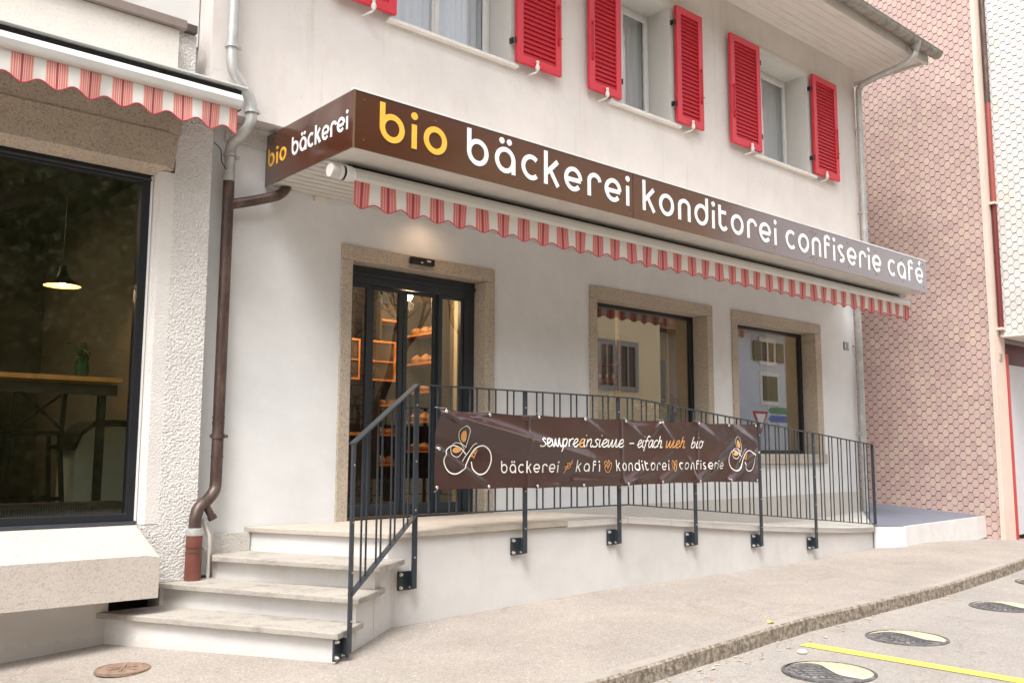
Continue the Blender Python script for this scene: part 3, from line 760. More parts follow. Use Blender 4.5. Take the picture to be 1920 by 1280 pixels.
MB().tube([(3.43, -1.02, 2.70), (3.565, -1.02, 2.70)], .052, 20).build('end_cap', SOFF, AW, smooth=True)
MB().tube([(3.505, -1.02, 2.70), (3.53, -1.02, 2.70)], .057, 20).tube([(3.55, -1.04, 2.695), (3.594, -1.04, 2.695)], .062, 20).build('end_ring', WHITE, AW, smooth=True)
MB().tube([(3.531, -1.02, 2.70), (3.549, -1.02, 2.70)], .056, 20).build('dark_joint', BLACK, AW, smooth=True)
for x in (4.9, 6.25, 6.95, 8.2, 9.5, 10.7, 12.3):
    MB().box(x, x+.05, -1.0, -.90, 2.70, 2.786).bar((x+.02, -.93, 2.77), (x+.42, -1.03, 2.75), .02, .012).build('bracket', simple('awning_bracket', (.42, .40, .36), .5), AW)
MB().box(3.60, 12.5, -1.00, -.955, 2.755, 2.784).build('gap_shade_strip', BLACK, AW)  # black strip standing in for the shade above the cloth roll

# ------------------------------------------------------------------ left café building
LB = thing('cafe_building', 'cast concrete and roughcast café front with a large dark window', 'building', (0, .1, -.9))
PX = 2.885
lw = (-2.6, 2.46, .07, 2.68)
MB().holed(-6, PX, -.342, 3.20, [(-2.75, 2.60, .068, 2.80)], -.15, .25).build('roughcast_wall', RC, LB, weld=True)
MB().box(-6, 2.72, -.149, .25, 3.201, 3.83).build('roughcast_wall', RC, LB)
MB().box(-6, PX-.6, -.13, .25, -1.3, -.345).build('base_wall', RAMPW, LB)
MB().box(2.285, PX, .10, .25, -.9, -.05).build('recess_wall', INTD, LB)  # near-black colour stands in for the shadow in the cavity under the bench
MB().box(2.64, PX, -.14, .099, -.9, -.344).build('base_wall', RAMPW, LB)
# smooth splayed jamb
MB().prism([(2.462, -.06), (2.500, -.148), (2.64, -.148), (2.64, .2), (2.462, .2)], 'z', .074, 2.70).build('window_jamb', roughcast('jamb_render', (.78, .74, .70), 90, .004), LB)
MB().box(2.448, 2.462, -.085, -.045, .10, 2.66).build('jamb_strip', WHITE, LB)
# splayed lintel
MB().prism([(-.055, 2.672), (-.085, 2.672), (-.185, 2.73), (-.185, 2.995), (-.15, 3.0), (-.055, 3.0)], 'x', -6, 2.52).add(
    [(2.52, -.055, 2.672), (2.52, -.085, 2.672), (2.585, -.151, 2.72), (2.62, -.151, 2.995), (2.52, -.185, 2.995), (2.52, -.185, 2.73)], [(1, 2, 5), (5, 2, 3, 4)]).build('window_lintel', CONCD, LB)
# band between lintel and awning
MB().box(-6, 2.625, -.172, -.151, 2.998, 3.36).build('upper_band', CONCD, LB)
# fascia above the awning + copings
MB().prism([(-.36, 3.33), (-.36, 3.745), (-.15, 3.745), (-.15, 3.33)], 'x', -6, 2.505).build('fascia', FASC, LB, bevel=.006)
MB().box(-6, 2.545, -.40, -.10, 3.748, 3.815).build('coping', simple('brown_coping', (.25, .20, .175), .5, var=.15), LB, bevel=.004)
MB().box(2.30, 2.705, -.20, .2, 3.832, 3.895).build('coping', simple('dark_coping', (.085, .065, .055), .5, var=.15), LB, bevel=.004)
MB().tube([(2.02, -.05, 3.85), (2.02, -.05, 4.5)], .05, 14).build('vent_pipe', PVC, LB, smooth=True)
MB().box(2.10, 2.13, .0, .03, 3.85, 4.5).build('vent_rod', GUT, LB)
MB().box(-6, 2.81, .05, .30, 3.84, 7.2).build('upper_wall', plaster('grey_white_render', (.76, .745, .72), .04), LB)
# projecting sill block, bevelled
sb = MB(); A_ = (-.15, .075); x1 = 2.50
sb.prism([(-.12, .072), (-.20, .072), (-.45, -.115), (-.45, -.405), (-.12, -.405)], 'x', -6, 2.42)
sb.add([(2.42, -.12, .072), (2.42, -.20, .072), (2.42, -.45, -.115), (2.42, -.45, -.405), (2.42, -.12, -.405),
        (2.46, -.13, .072), (2.50, -.24, -.03), (2.508, -.45, -.13), (2.508, -.45, -.405), (2.508, -.12, -.405), (2.508, -.12, -.05)],
       [(0, 1, 5), (1, 6, 5), (1, 2, 7, 6), (2, 3, 8, 7), (6, 7, 8, 9, 10), (5, 6, 10), (3, 4, 9, 8)])
sb.build('window_bench', CONC, LB)
MB().prism([(-.452, -.42), (-.452, -.13), (-.30, -.02), (-.30, -.42)], 'x', -6, -6.01).build('bench_joint', CONC, LB)
WF = MB().holed(lw[0], lw[1], lw[2], lw[3], [(lw[0]+.06, lw[1]-.075, lw[2]+.085, lw[3]-.075)], -.075, .0).build('cafe_window', DARK2, LB, bevel=.006)
MB().box(lw[0]+.05, lw[1]-.065, -.04, -.032, lw[2]+.08, lw[3]-.07).build('pane', GLASSL, WF)
MB().box(lw[0]+.05, lw[1]-.005, -.09, -.076, lw[2]+.004, lw[2]+.028).box(lw[0], lw[1]-.005, -.085, -.076, 2.625, 2.64).build('frame_profile', simple('frame_edge', (.06, .065, .08), .3), WF)
# awning on the café
AL = awning('retracted_awning', 'white café awning roll with finely striped red valance at the left edge', -3.0, 2.865, -.62, 3.14, 2.975, .2105, 1.40, (.72, .22, .19), True, .05, 0, amp=.024)
MB().prism([(-.615, 3.145), (-.655, 3.155), (-.668, 3.20), (-.655, 3.245), (-.61, 3.262), (-.55, 3.25), (-.53, 3.20), (-.55, 3.15)], 'x', -3.0, 2.895).build('front_bar', ALU, AL, bevel=.012)
MB().prism([(-.60, 3.330), (-.60, 3.342), (-.15, 3.375), (-.15, 3.36)], 'x', -3.0, 2.955).build('cover_plate', ALU, AL)
MB().box(-3.0, 2.93, -.54, -.17, 3.17, 3.325).build('dark_gap_block', BLACK, AL)  # black block standing in for the dark gap under the cover plate
tag(MB().tube(smoothpath([(2.875, -.19, 3.0), (2.93, -.2, 2.95), (2.96, -.16, 2.87), (3.01, -.14, 2.82)], 5), .004, 6).build('cable', BLACK, smooth=True), 'thin black cable running from the café awning to the downpipe', 'cable')

# ------------------------------------------------------------------ stairs, landing, ramp
ST = thing('entrance_stairs', 'pale stone steps leading up to the bakery door beside the railing', 'stairs', (3.2, -1, -.7))
TD = [(-.175, (2.983, -.229), (3.585, -1.60), (3.99, -1.29)), (-.345, (2.62, -.17), (3.325, -1.73), (3.75, -1.40)), (-.515, (2.23, -.14), (3.09, -1.87), (3.43, -1.63))]
for k, (z, L, R_, R2) in enumerate(TD):
    L = Vector(L); R_ = Vector(R_); R2 = Vector(R2); d = (R_-L).normalized(); nrm = Vector((-d.y, d.x))
    if nrm.x < 0: nrm = -nrm
    Lw = L + (-d)*((L.y-(-.16 if k else -.05))/(-d.y) if False else 0)
    dep = .42
    bk = L+nrm*dep; bk2 = R2 + (-d)*.05
    poly = [(L.x, L.y), (R_.x, R_.y), (R2.x, R2.y), (R2.x-d.x*.10, R2.y-d.y*.10), (bk.x, bk.y)]
    if k == 0: poly = [(L.x, L.y), (R_.x, R_.y), (R2.x, R2.y), (3.85, -1.0), (3.45, -.04), (3.06, -.04)]
    elif k == 1: poly = [(2.56, -.14), (L.x, L.y), (R_.x, R_.y), (R2.x, R2.y), (3.60, -1.2), (3.2, -.08), (2.56, -.08)]
    else: poly = [(2.18, -.12), (L.x, L.y), (R_.x, R_.y), (R2.x, R2.y), (3.34, -1.4), (2.85, -.1), (2.18, -.1)]
    MB().slabpoly([(x, y, z) for x, y in poly], z-.04).build('step', TREAD, ST, bevel=.006)
SA, SB_ = Vector((3.105, -1.815)), Vector((3.93, -1.222))
def sidept(x, off): return (x, SA.y+(SB_.y-SA.y)*(x-SA.x)/(SB_.x-SA.x)+off)
zt = [-.555, -.385, -.215, -.03]
fr = [((2.26, -.12), 3.115), ((2.655, -.12), 3.375), ((3.04, -.20), 3.64), ((3.20, -.05), 3.90)]
for k in range(3):
    F, xr_ = fr[k]; p = sidept(xr_, .002*k)
    MB().slabpoly([(F[0], F[1], zt[k]), (p[0], p[1], zt[k]), (3.93, -1.21+.002*k, zt[k]), (3.93, -.06, zt[k]), (F[0], -.06-.001*k, zt[k])], -.95).build('riser_block', RAMPW, ST)
LD = MB().slabpoly([(3.335, -.002, .01), (3.35, -.04, .01), (3.86, -1.25, .01), (5.70, -1.25, .018), (6.0, -.002, .018)], [-.032]*3+[-.026]*2).build('landing_slab', SLAB, ST, bevel=.006)
MB().slabpoly([(3.375, -.01, -.034), (3.385, -.05, -.034), (3.885, -1.218, -.034), (3.96, -1.218, -.034), (3.96, -.02, -.034)], -.95).build('landing_block', RAMPW, ST)

RM = thing('entrance_ramp', 'long white retaining wall with a stone edged ramp sloping down to the right', 'ramp', (8, -.6, -.6))
def rt_(x): return lerp(x, [(6.47, .018), (8.4, -.148), (10.2, -.268), (11.0, -.292)])
for a, b in ((5.705, 6.20), (6.203, 6.47), (6.473, 7.1), (7.103, 7.75), (7.753, 8.4), (8.403, 9.05), (9.053, 9.7), (9.703, 10.35), (10.353, 11.0)):
    MB().slabpoly([(a, -1.25, rt_(a)), (b, -1.25, rt_(b)), (b, -1.11, rt_(b)), (a, -1.11, rt_(a))], [rt_(a)-.055, rt_(b)-.055, rt_(b)-.055, rt_(a)-.055]).build('edging_stone', EDGE, RM, bevel=.003)
MB().slabpoly([(5.71, -1.108, .014), (6.47, -1.108, .014), (6.47, -.003, .014), (6.02, -.003, .014)], -.03).build('ramp_surface', SLAB, RM)
MB().slabpoly([(x, -1.108, rt_(x)-.004) for x in (6.472, 8.4, 10.2, 11.012)]+[(x, -.024, rt_(x)-.004) for x in (11.012, 10.2, 8.4, 6.472)], -.5).build('ramp_surface', GRAVEL, RM)
MB().add([(11.012, -1.25, rt_(11)-.001), (13.04, -.012, -.236), (11.012, -.024, rt_(11)-.004)], [(0, 1, 2)]).build('ramp_surface', GRAVEL, RM)
vs = []; fsx = []
xx = [3.95, 5.7, 6.47, 7.5, 8.5, 9.5, 10.3, 11.0]
for x in xx:
    z = (-.033 if x < 5.71 else rt_(x)-.057)
    vs += [(x, -1.22, -.95), (x, -1.22, z), (x, -1.0, z), (x, -1.0, -.95)]
for i in range(len(xx)-1):
    for a, b in ((0, 1), (1, 2), (2, 3)): fsx.append((4*i+a, 4*i+4+a, 4*i+4+b, 4*i+b))
MB().add(vs, fsx).build('retaining_wall', RAMPW, RM)
MB().box(10.96, 11.03, -1.219, -1.0, -.95, rt_(11)-.06).build('wall_end', RAMPW, RM)
MB().box(3.94, 3.97, -1.219, -1.0, -.95, -.035).build('wall_end', RAMPW, RM)

PF = thing('entrance_platform', 'low white platform with a grey-blue top between ramp and pink shingled wall', 'platform', (12.2, -.8, -.6))
top_ = [(11.02, -1.255, -.298), (11.42, -1.43, -.300), (13.385, -1.60, -.245), (13.385, -.01, -.128), (11.02, -.026, -.345)]
MB().add([(11.02, -1.255, -.284), (11.42, -1.43, -.294), (14.985, -.965, -.338), (14.985, 1.0, -.20), (13.045, 1.0, -.16), (13.045, -.01, -.232)], [(0, 1, 5), (1, 2, 5), (2, 3, 4, 5)]).build('platform_top', BLUEG, PF)
sk = [(11.002, -1.262), (11.42, -1.438), (13.39, -1.608)]
for (a, za), (b, zb_) in ((((11.002, -1.262), -.290), ((11.424, -1.440), -.298)), (((11.42, -1.438), -.292), ((14.99, -.972), -.334))):
    za2, zb2 = -.7, (-.7 if b[0] < 12 else -.655)
    A_, B_ = Vector((*a, 0)), Vector((*b, 0)); n_ = (B_-A_).normalized().cross(Vector((0, 0, 1)))*-.03
    MB().add([(a[0], a[1], za2), (b[0], b[1], zb2), (b[0], b[1], zb_), (a[0], a[1], za), (a[0]+n_.x, a[1]+n_.y, za2), (b[0]+n_.x, b[1]+n_.y, zb2), (b[0]+n_.x, b[1]+n_.y, zb_), (a[0]+n_.x, a[1]+n_.y, za)],
             [(0, 1, 2, 3), (7, 6, 5, 4), (3, 2, 6, 7), (1, 5, 6, 2), (0, 3, 7, 4), (0, 4, 5, 1)]).build('skirt_panel', WHITE, PF)

# ------------------------------------------------------------------ railing
RL = thing('steel_railing', 'dark grey steel railing down the ramp and stairs with thin upright bars', 'railing', (7, -1.29, -.4))
ry = -1.29
def rtop(x): return 1.104 if x <= 6.50 else 1.104-(x-6.50)*.0873
def rbot(x): return .134 if x <= 6.44 else .134-(x-6.44)*.0856
P0 = Vector((4.07, ry)); PS = Vector((3.20, -1.825))
hr = MB().bar((4.07, ry, 1.104), (6.50, ry, 1.104), .04, .010).bar((6.50, ry, 1.104), (10.96, ry, rtop(10.96)), .04, .010)
hr.bar((PS.x-.02, PS.y-.012, .648), (4.07, ry, 1.104), .042, .012).build('handrail', DARK, RL)
MB().bar((4.07, ry, .134), (6.44, ry, .134), .035, .010).bar((6.44, ry, .134), (10.96, ry, rbot(10.96)), .035, .010).bar((PS.x, PS.y, -.298), (4.07, ry, .134), .040, .010).build('bottom_rail', DARK, RL)
def post(x, y, z0, z1, plate=True, dirv=(1, 0), pdx=-.10, pz=0):
    d = Vector((dirv[0], dirv[1], 0)).normalized(); nrm = Vector((d.y, -d.x, 0)) # outwards (towards camera side)
    p = MB(); a = Vector((x, y, z0)); b = Vector((x, y, z1)); p.bar(a, b, .012, .045, up=tuple(nrm)) if False else None
    hw, hd = .006, .022
    c = [a+d*sx*.021+nrm*sy*.008 for sx, sy in ((-1, -1), (1, -1), (1, 1), (-1, 1))]
    e = [q+Vector((0, 0, z1-z0)) for q in c]
    p.add(c+e, [(0, 3, 2, 1), (4, 5, 6, 7), (0, 1, 5, 4), (1, 2, 6, 5), (2, 3, 7, 6), (3, 0, 4, 7)])
    P = p.build('post', DARK, RL, bevel=.002)
    # mounting plate on the wall
    cen = Vector((x, y, z0+.055+pz))+d*(-.045)-nrm*.055
    pm = MB(); u = Vector((0, 0, 1))
    q = [cen+d*sx*.06+u*sz*.068+nrm*sy*.006 for sy in (-1, 1) for sx, sz in ((-1, -1), (1, -1), (1, 1), (-1, 1))]
    pm.add(q, [(0, 3, 2, 1), (4, 5, 6, 7), (0, 1, 5, 4), (1, 2, 6, 5), (2, 3, 7, 6), (3, 0, 4, 7)])
    c2 = [cen+d*(.045+sx*.006)+u*sz*.06+nrm*sy for sy in (.006, .05) for sx, sz in ((-1, -1), (1, -1), (1, 1), (-1, 1))]
    pm.add(c2, [(0, 3, 2, 1), (4, 5, 6, 7), (0, 1, 5, 4), (1, 2, 6, 5), (2, 3, 7, 6), (3, 0, 4, 7)])
    pm.build('mounting_plate', DARK, P)
    bt = MB()
    for sx in (-.042, .046):
        for sz in (-.048, .048):
            if sx > 0 and sz > 0: continue
            c0 = cen+d*sx+u*sz; bt.tube([c0, c0+nrm*.030], .0085, 8).tube([c0+nrm*.006, c0+nrm*.016], .014, 6)
    bt.build('bolts', STEEL, P)
    hs_ = MB()
    for t in (.15, .38, .62, .9):
        c0 = Vector((x, y, z0+(z1-z0)*t))+nrm*.008; hs_.tube([c0-nrm*.001, c0+nrm*.003], .006, 8)
    hs_.build('rivets', STEEL, P)
px_ = [4.07, 5.17, 6.315, 7.42, 8.53, 9.605]
for x, zb_ in zip(px_, (-.395, -.215, -.205, -.285, -.365, -.455)): post(x, ry, zb_, rtop(x)-.005)
sdv = (P0-PS).normalized()
post(PS.x, PS.y, -.655, .645, dirv=(sdv.x, sdv.y), pz=-.02)
MB().bar((10.955, ry, rbot(10.955)-.005), (10.955, ry, rtop(10.955)), .012, .035, up=(0, 1, 0)).build('end_post', DARK, RL)
def baluster(x, y, z0, z1):
    MB().bar((x, y, z0+.005), (x, y, z1-.005), .010, .010, up=(0, 1, 0)).build('baluster', DARK, RL)
seg = px_+[10.955]
for a, b in zip(seg, seg[1:]):
    n = 5 if b < 10 else 6; L = b-a; pw = .070; g = (L-n*pw)/(n+1)
    for k in range(n):
        for e in (0, pw):
            x = a+g+k*(pw+g)+e; baluster(x, ry, rbot(x), rtop(x))
for k in range(4):
    for e in (-.035, .035):
        t = (k+.75)/4.5+e; p = PS.lerp(P0, t); baluster(p.x, p.y, -.298+.432*t, .648+.456*t)

# ------------------------------------------------------------------ banner
bx0, bx1, bz0, bz1 = 4.215, 8.455, .312, .918
BY = -1.325
def seg_d(x, z, a, b):
    dx, dz = b[0]-a[0], b[1]-a[1]; L2 = dx*dx+dz*dz; t = ((x-a[0])*dx+(z-a[1])*dz)/L2; tt = min(1, max(0, t))
    return math.hypot(x-a[0]-dx*tt, z-a[1]-dz*tt), tt
GRT = [(4.24, .905), (4.76, .896), (5.29, .892), (5.83, .888), (6.38, .886), (6.87, .884), (7.41, .886), (7.92, .882), (8.43, .888)]
GRB = [(4.24, .335), (4.75, .333), (5.28, .325), (5.82, .322), (6.35, .322), (6.86, .331), (7.40, .331), (7.91, .331), (8.42, .322)]
GRS = [(4.235, .625), (8.43, .61)]
CR = [  # creases: from, to, width, amplitude
 ((4.24, .90), (5.9, .56), .050, .044), ((4.24, .90), (4.75, .66), .028, .026), ((4.24, .86), (6.3, .42), .10, .050),
 ((4.24, .625), (4.75, .34), .022, .022), ((4.24, .61), (4.45, .46), .02, .010), ((4.55, .88), (4.76, .895), .016, .014), ((5.1, .89), (5.29, .89), .018, .012),
 ((5.7, .36), (6.35, .33), .03, .014), ((5.5, .33), (5.28, .326), .02, .010), ((6.35, .33), (7.0, .62), .045, .026), ((6.35, .33), (6.75, .40), .020, .018),
 ((6.38, .885), (6.62, .74), .03, .018), ((6.38, .885), (6.86, .885), .03, -.016), ((6.87, .88), (6.72, .74), .022, .018), ((6.87, .88), (7.1, .66), .03, .014),
 ((7.41, .88), (7.72, .74), .045, .026), ((7.40, .335), (7.95, .62), .040, .026), ((7.40, .335), (7.25, .6), .03, .014), ((6.86, .335), (7.45, .60), .045, .024),
 ((7.92, .33), (8.43, .61), .030, .028), ((7.92, .33), (8.2, .7), .04, .014), ((8.0, .88), (8.43, .70), .045, .024), ((8.43, .61), (8.15, .5), .03, .020),
 ((7.92, .88), (8.15, .75), .03, .014), ((5.83, .89), (6.2, .7), .04, .010), ((6.5, .34), (6.75, .55), .03, -.012), ((7.6, .5), (8.2, .85), .05, .014)]
def banner_off(x, z):
    f = 0
    for a, b, wd, am in CR:
        d, t = seg_d(x, z, a, b)
        if d < 3.5*wd: f += 1.1*am*math.exp(-(d/(wd*.85))**2)*(1-t*.85)
    f += .007*sin(x*3.1+z*4)+.004*sin(x*9-z*7)
    # pressed against the posts
    for px0 in (5.17, 6.315, 7.42): f += .006*math.exp(-((x-px0)/.02)**2)
    return f
NX, NZ = 700, 110
vs = []
for i in range(NX+1):
    x = bx0+(bx1-bx0)*i/NX
    for j in range(NZ+1):
        zt_ = lerp(x, [(4.215, .925)]+[(g[0], g[1]+.018) for g in GRT[1:-1]]+[(8.455, .912)]); zb_ = lerp(x, [(4.215, .316)]+[(g[0], g[1]-.018) for g in GRB[1:-1]]+[(8.455, .300)])
        ph = abs(((x-4.24)/.5225) % 1-.5)*2
        zt_ -= .010*(1-ph); zb_ += .006*(1-ph)
        z = zb_+(zt_-zb_)*j/NZ
        vs.append((x, BY-banner_off(x, z), z))
fs = [(i*(NZ+1)+j, (i+1)*(NZ+1)+j, (i+1)*(NZ+1)+j+1, i*(NZ+1)+j+1) for i in range(NX) for j in range(NZ)]
BN = thing('advertising_banner', 'creased brown vinyl banner with white and orange writing tied to the railing', 'banner', (6.33, BY, bz0))
MB().add(vs, fs).build('vinyl_sheet', BAN, BN, smooth=True)
for (x, z) in GRT+GRB+GRS:
    y = BY-banner_off(x, z)-.005; n = 14; grm = MB()
    grm.add([(x+rr*cos(2*pi*k/n), y-(.003 if rr == .010 else 0), z+rr*sin(2*pi*k/n)) for rr in (.0125, .010, .005) for k in range(n)], [(i*n+k, i*n+(k+1) % n, (i+1)*n+(k+1) % n, (i+1)*n+k) for i in range(2) for k in range(n)])
    up_ = 1 if z > .7 else -1
    if z > .7 or z < .5: grm.tube([(x, y-.003, z), (x+.004, y+.008, z+up_*.022), (x+.004, ry, z+up_*.035)], .0022, 6)
    grm.build('eyelet', STEEL, BN, smooth=True)
fb = lambda u, v, d: (u, BY-banner_off(u, v)-.0055-d*.3, v)
def bprint(strokes, w, mat, lab):
    mb = MB(); strokes_mesh(mb, strokes, w, fb, .001, step=.006); return mb.build('printing', mat, BN, label=lab)
for t_, a, b, xh in (('bäckerei', 4.88, 5.505, .074), ('kafi', 5.715, 6.00, .074), ('konditorei', 6.22, 6.985, .074), ('confiserie', 7.13, 7.83, .070)):
    bprint(word(t_, a, b, .434+(a-4.88)*.004, xh, .155, wd=.95), xh*.155, BANT, 'word '+t_)
CG = {
 's': (.42, [[(.42, .86), (.30, 1.0), (.14, .82), (.22, .58), (.34, .36), (.26, .06), (.05, .04), (-.05, .16)]]),
 'e': (.46, [[(-.04, .28), (.20, .46), (.38, .72), (.32, .98), (.16, .90), (.06, .50), (.12, .08), (.30, .04), (.48, .30)]]),
 'm': (.86, [[(.02, .98), (.04, .5), (.06, .06), (.18, .14), (.34, .96)], [(.34, .96), (.34, .4), (.38, .06), (.50, .16), (.64, .98), (.66, .4), (.70, .04), (.84, .12), (.90, .3)]]),
 'p': (.52, [[(.10, 1.0), (.06, .3), (-.04, -.62)], [(.08, .6), (.24, .96), (.42, .86), (.40, .40), (.22, .06), (.06, .2)]]),
 'r': (.42, [[(.08, .98), (.08, .5), (.08, .04)], [(.08, .45), (.18, .82), (.32, 1.0), (.42, .90)]]),
 'i': (.24, [[(.08, .98), (.06, .4), (.10, .04), (.22, .12)], [(.14, 1.40), (.17, 1.46)]]),
 'n': (.54, [[(.06, .98), (.06, .4), (.06, .04)], [(.06, .5), (.18, .86), (.32, .98), (.38, .70), (.36, .2), (.44, .02), (.56, .2)]]),
 'f': (.40, [[(.46, 1.40), (.32, 1.52), (.20, 1.2), (.12, .4), (.02, -.45)], [(-.04, .86), (.38, .92)]]),
 'a': (.50, [[(.40, .90), (.22, 1.0), (.06, .62), (.06, .18), (.18, .02), (.32, .3), (.42, .96), (.40, .4), (.44, .04), (.54, .2)]]),
 'c': (.40, [[(.38, .86), (.26, 1.0), (.08, .70), (.06, .22), (.20, .02), (.42, .22)]]),
 'h': (.52, [[(.16, 1.55), (.10, .8), (.04, .04)], [(.08, .5), (.20, .88), (.34, .94), (.36, .50), (.34, .1), (.44, .02), (.54, .16)]]),
 'b': (.50, [[(.16, 1.55), (.08, .8), (.06, .2), (.18, .02), (.36, .2), (.40, .66), (.28, .84), (.10, .50)]]),
 'o': (.48, [[(.24, 1.0), (.08, .70), (.08, .22), (.22, .02), (.38, .28), (.40, .76), (.26, .99), (.36, .88), (.52, .9)]]),
 '-': (.42, [[(.0, .52), (.40, .54)]])}
def cgl(ch, w):
    a, ss = CG[ch]; return a, [[(p.x, p.y) for p in smoothpath([(q[0], q[1], 0) for q in st], 5)] for st in ss]
def cursive(t_, a, b, mat, z=.650, xh=.070):
    wd = (b-a)/(sum(CG[c][0] for c in t_)*xh)*(.98 if len(t_) > 1 else 1.4)
    bprint(word(t_, a, b, z, xh, .17, .30, cgl, wd), xh*.16, mat, 'script word part '+t_)
cursive('sempre', 5.27, 5.735, BANT); cursive('e', 5.745, 5.80, BANO); cursive('insieme', 5.80, 6.33, BANT); cursive('-', 6.41, 6.46, BANT)
cursive('eifach', 6.53, 6.88, BANT); cursive('meh', 6.93, 7.22, BANO); cursive('bio', 7.31, 7.49, BANT)
def sm2(pts, k=8): return [(p.x, p.y) for p in smoothpath([(q[0], q[1], 0) for q in pts], k)]
def logo(ox, oz, s, lab, sx=1.0):
    sz = s*.87
    T = lambda pts: [(ox+p[0]*s*sx, oz+p[1]*sz) for p in sm2(pts)]
    bprint([T([(.60, .46), (.46, .60), (.24, .66), (.06, .52), (.02, .28), (.14, .06), (.34, .0), (.54, .12), (.70, .40), (.86, .60), (1.06, .66), (1.24, .52), (1.27, .28), (1.14, .04), (.94, -.02), (.78, .10), (.74, .28)])], .0105*s/.37, BANT, lab+' loop')
    bprint([T([(.50, .28), (.58, .40), (.68, .52), (.80, .68), (.88, .72)]), T([(.60, .62), (.44, .76), (.36, .98), (.44, 1.12), (.58, 1.04), (.64, .84), (.60, .62)]), T([(.56, .58), (.40, .40), (.24, .44), (.20, .60), (.30, .72), (.46, .70), (.56, .58)])], .006*s/.37, BANT, lab+' outline of wings')
    mb = MB()
    for cx, cz, rx, rz_, an in ((.505, .88, .07, .14, 18), (.36, .56, .12, .07, 10)):
        an = math.radians(an); ring = [(ox+(cx+rx*cos(t)*cos(an)-rz_*sin(t)*sin(an))*s*sx, oz+(cz+rx*cos(t)*sin(an)+rz_*sin(t)*cos(an))*sz) for t in [2*pi*k/20 for k in range(20)]]
        mb.add([fb(ox+cx*s*sx, oz+cz*sz, .001)]+[fb(*p, .001) for p in ring], [(0, 1+k, 1+(k+1) % 20) for k in range(20)])
    mb.build('printing', BANO, BN, label=lab+' orange wings')
    bprint([T([(.76, .40), (.80, .50), (.88, .58)]), T([(.80, .36), (.86, .48), (.90, .56)]), T([(.72, .42), (.80, .40)]), T([(.78, .52), (.86, .48)])], .006*s/.37, BANO, lab+' grain ear')
logo(4.295, .435, .375, 'left emblem'); logo(7.92, .425, .355, 'right emblem')
# small icons: ear of grain, bean, heart
def icon(cx, cz, kind):
    s = .05
    if kind == 'ear': st = [[(-.04, -.055), (.0, 0), (.045, .06)], [(-.02, -.03), (-.035, .0), (-.005, .005), (-.02, -.03)], [(.0, -.005), (-.015, .03), (.015, .03), (.0, -.005)], [(.0, -.02), (.03, -.005), (.02, .02)], [(.02, .01), (.045, .03), (.035, .045)]]
    elif kind == 'bean': st = [sm2([(-.03, .0), (-.045, .03), (-.02, .045), (.0, .02), (.015, .055), (.035, .03), (.05, .03), (.04, -.01), (.01, -.05), (-.025, -.045), (-.045, -.01), (-.03, .0)], 4), [(.0, .02), (-.005, -.03)], [(-.025, .02), (-.01, -.01)], [(.025, .025), (.005, -.01)]]
    else: st = [sm2([(-.03, .05), (-.035, .01), (-.01, -.05), (.0, -.055), (.03, .0), (.04, .045), (.015, .04), (.0, .03), (-.03, .05)], 4), [(-.02, .03), (.02, .0)], [(-.015, .0), (.02, .03)], [(-.01, -.025), (.015, .015)]]
    bprint([[(cx+p[0], cz+p[1]) for p in q] for q in st], .005, BANO, 'small '+kind+' drawing')
icon(5.615, .482, 'ear'); icon(6.105, .482, 'bean'); icon(7.065, .485, 'heart')

# ------------------------------------------------------------------ small wall objects
sn = thing('door_sensor', 'black motion sensor box mounted on the stone lintel above the door', 'sensor', (4.99, -.03, 2.33))
MB().box(4.862, 5.125, -.075, -.026, 2.335, 2.40).build('housing', BLACK, sn, bevel=.008)
_sl = simple('sensor_lens', (.5, .5, .5), .2)
MB().box(5.03, 5.075, -.078, -.074, 2.365, 2.383).build('lens', _sl, sn)
MB().box(4.96, 4.985, -.078, -.074, 2.345, 2.36).build('indicator', _sl, sn)
tag(MB().box(3.86, 3.965, -.055, -.002, 2.745, 2.792).box(3.885, 3.94, -.057, -.05, 2.738, 2.745).build('junction_box', PVC, bevel=.006), 'cream junction box on the wall under the canopy boards', 'junction box')
hp = thing('house_number_plaque', 'small grey number plate reading 3 near the bakery corner', 'plaque', (12.77, -.02, 2.13))
MB().box(12.70, 12.84, -.014, -.001, 2.135, 2.25).build('plate', simple('plate_edge', (.16, .16, .16), .4), hp, bevel=.003)
MB().box(12.712, 12.828, -.017, -.0142, 2.146, 2.239).build('enamel_face', simple('plate_face', (.52, .52, .50), .4), hp)
n3 = [arc(.25, .72, .2, .2, 140, -80, 14)+arc(.25, .28, .22, .22, 80, -150, 14)]
mm = MB(); strokes_mesh(mm, [[(12.748+p[0]*.085, 2.158+p[1]*.07) for p in s_] for s_ in n3], .014, lambda u, v, d: (u, -.0172-d, v), .0008); mm.build('numeral', BLACK, hp)

# ------------------------------------------------------------------ pink shingled building
PK = thing('shingled_building', 'tall building clad in pink scale shingles with a white shingled bay', 'building', (14, 2, -.6))
def shingle_mat(name, c1, c2, c3):
    t = NT(name); g = t.new('ShaderNodeNewGeometry')
    k = t.ramp(g.outputs['Random Per Island'], [(0, tuple(.93*q for q in c1)), (.12, c1), (.4, c2), (.75, c1), (.92, c3)])
    a = t.ramp(t.noise(1.1, 5, .6), [(.3, .86), (.65, 1)])
    b = t.ramp(t.noise(30, 3), [(.3, .93), (.7, 1)])
    t.col(t.mix(1, t.mix(1, k, a, 'MULTIPLY'), b, 'MULTIPLY')); t.rough(.75); return t.m
SHP = shingle_mat('pink_shingle', (.53, .37, .33), (.565, .41, .365), (.58, .44, .36))
SHW = shingle_mat('white_shingle', (.68, .655, .62), (.71, .69, .655), (.66, .62, .56))
SHB = simple('shingle_joint', (.085, .04, .03), .9)
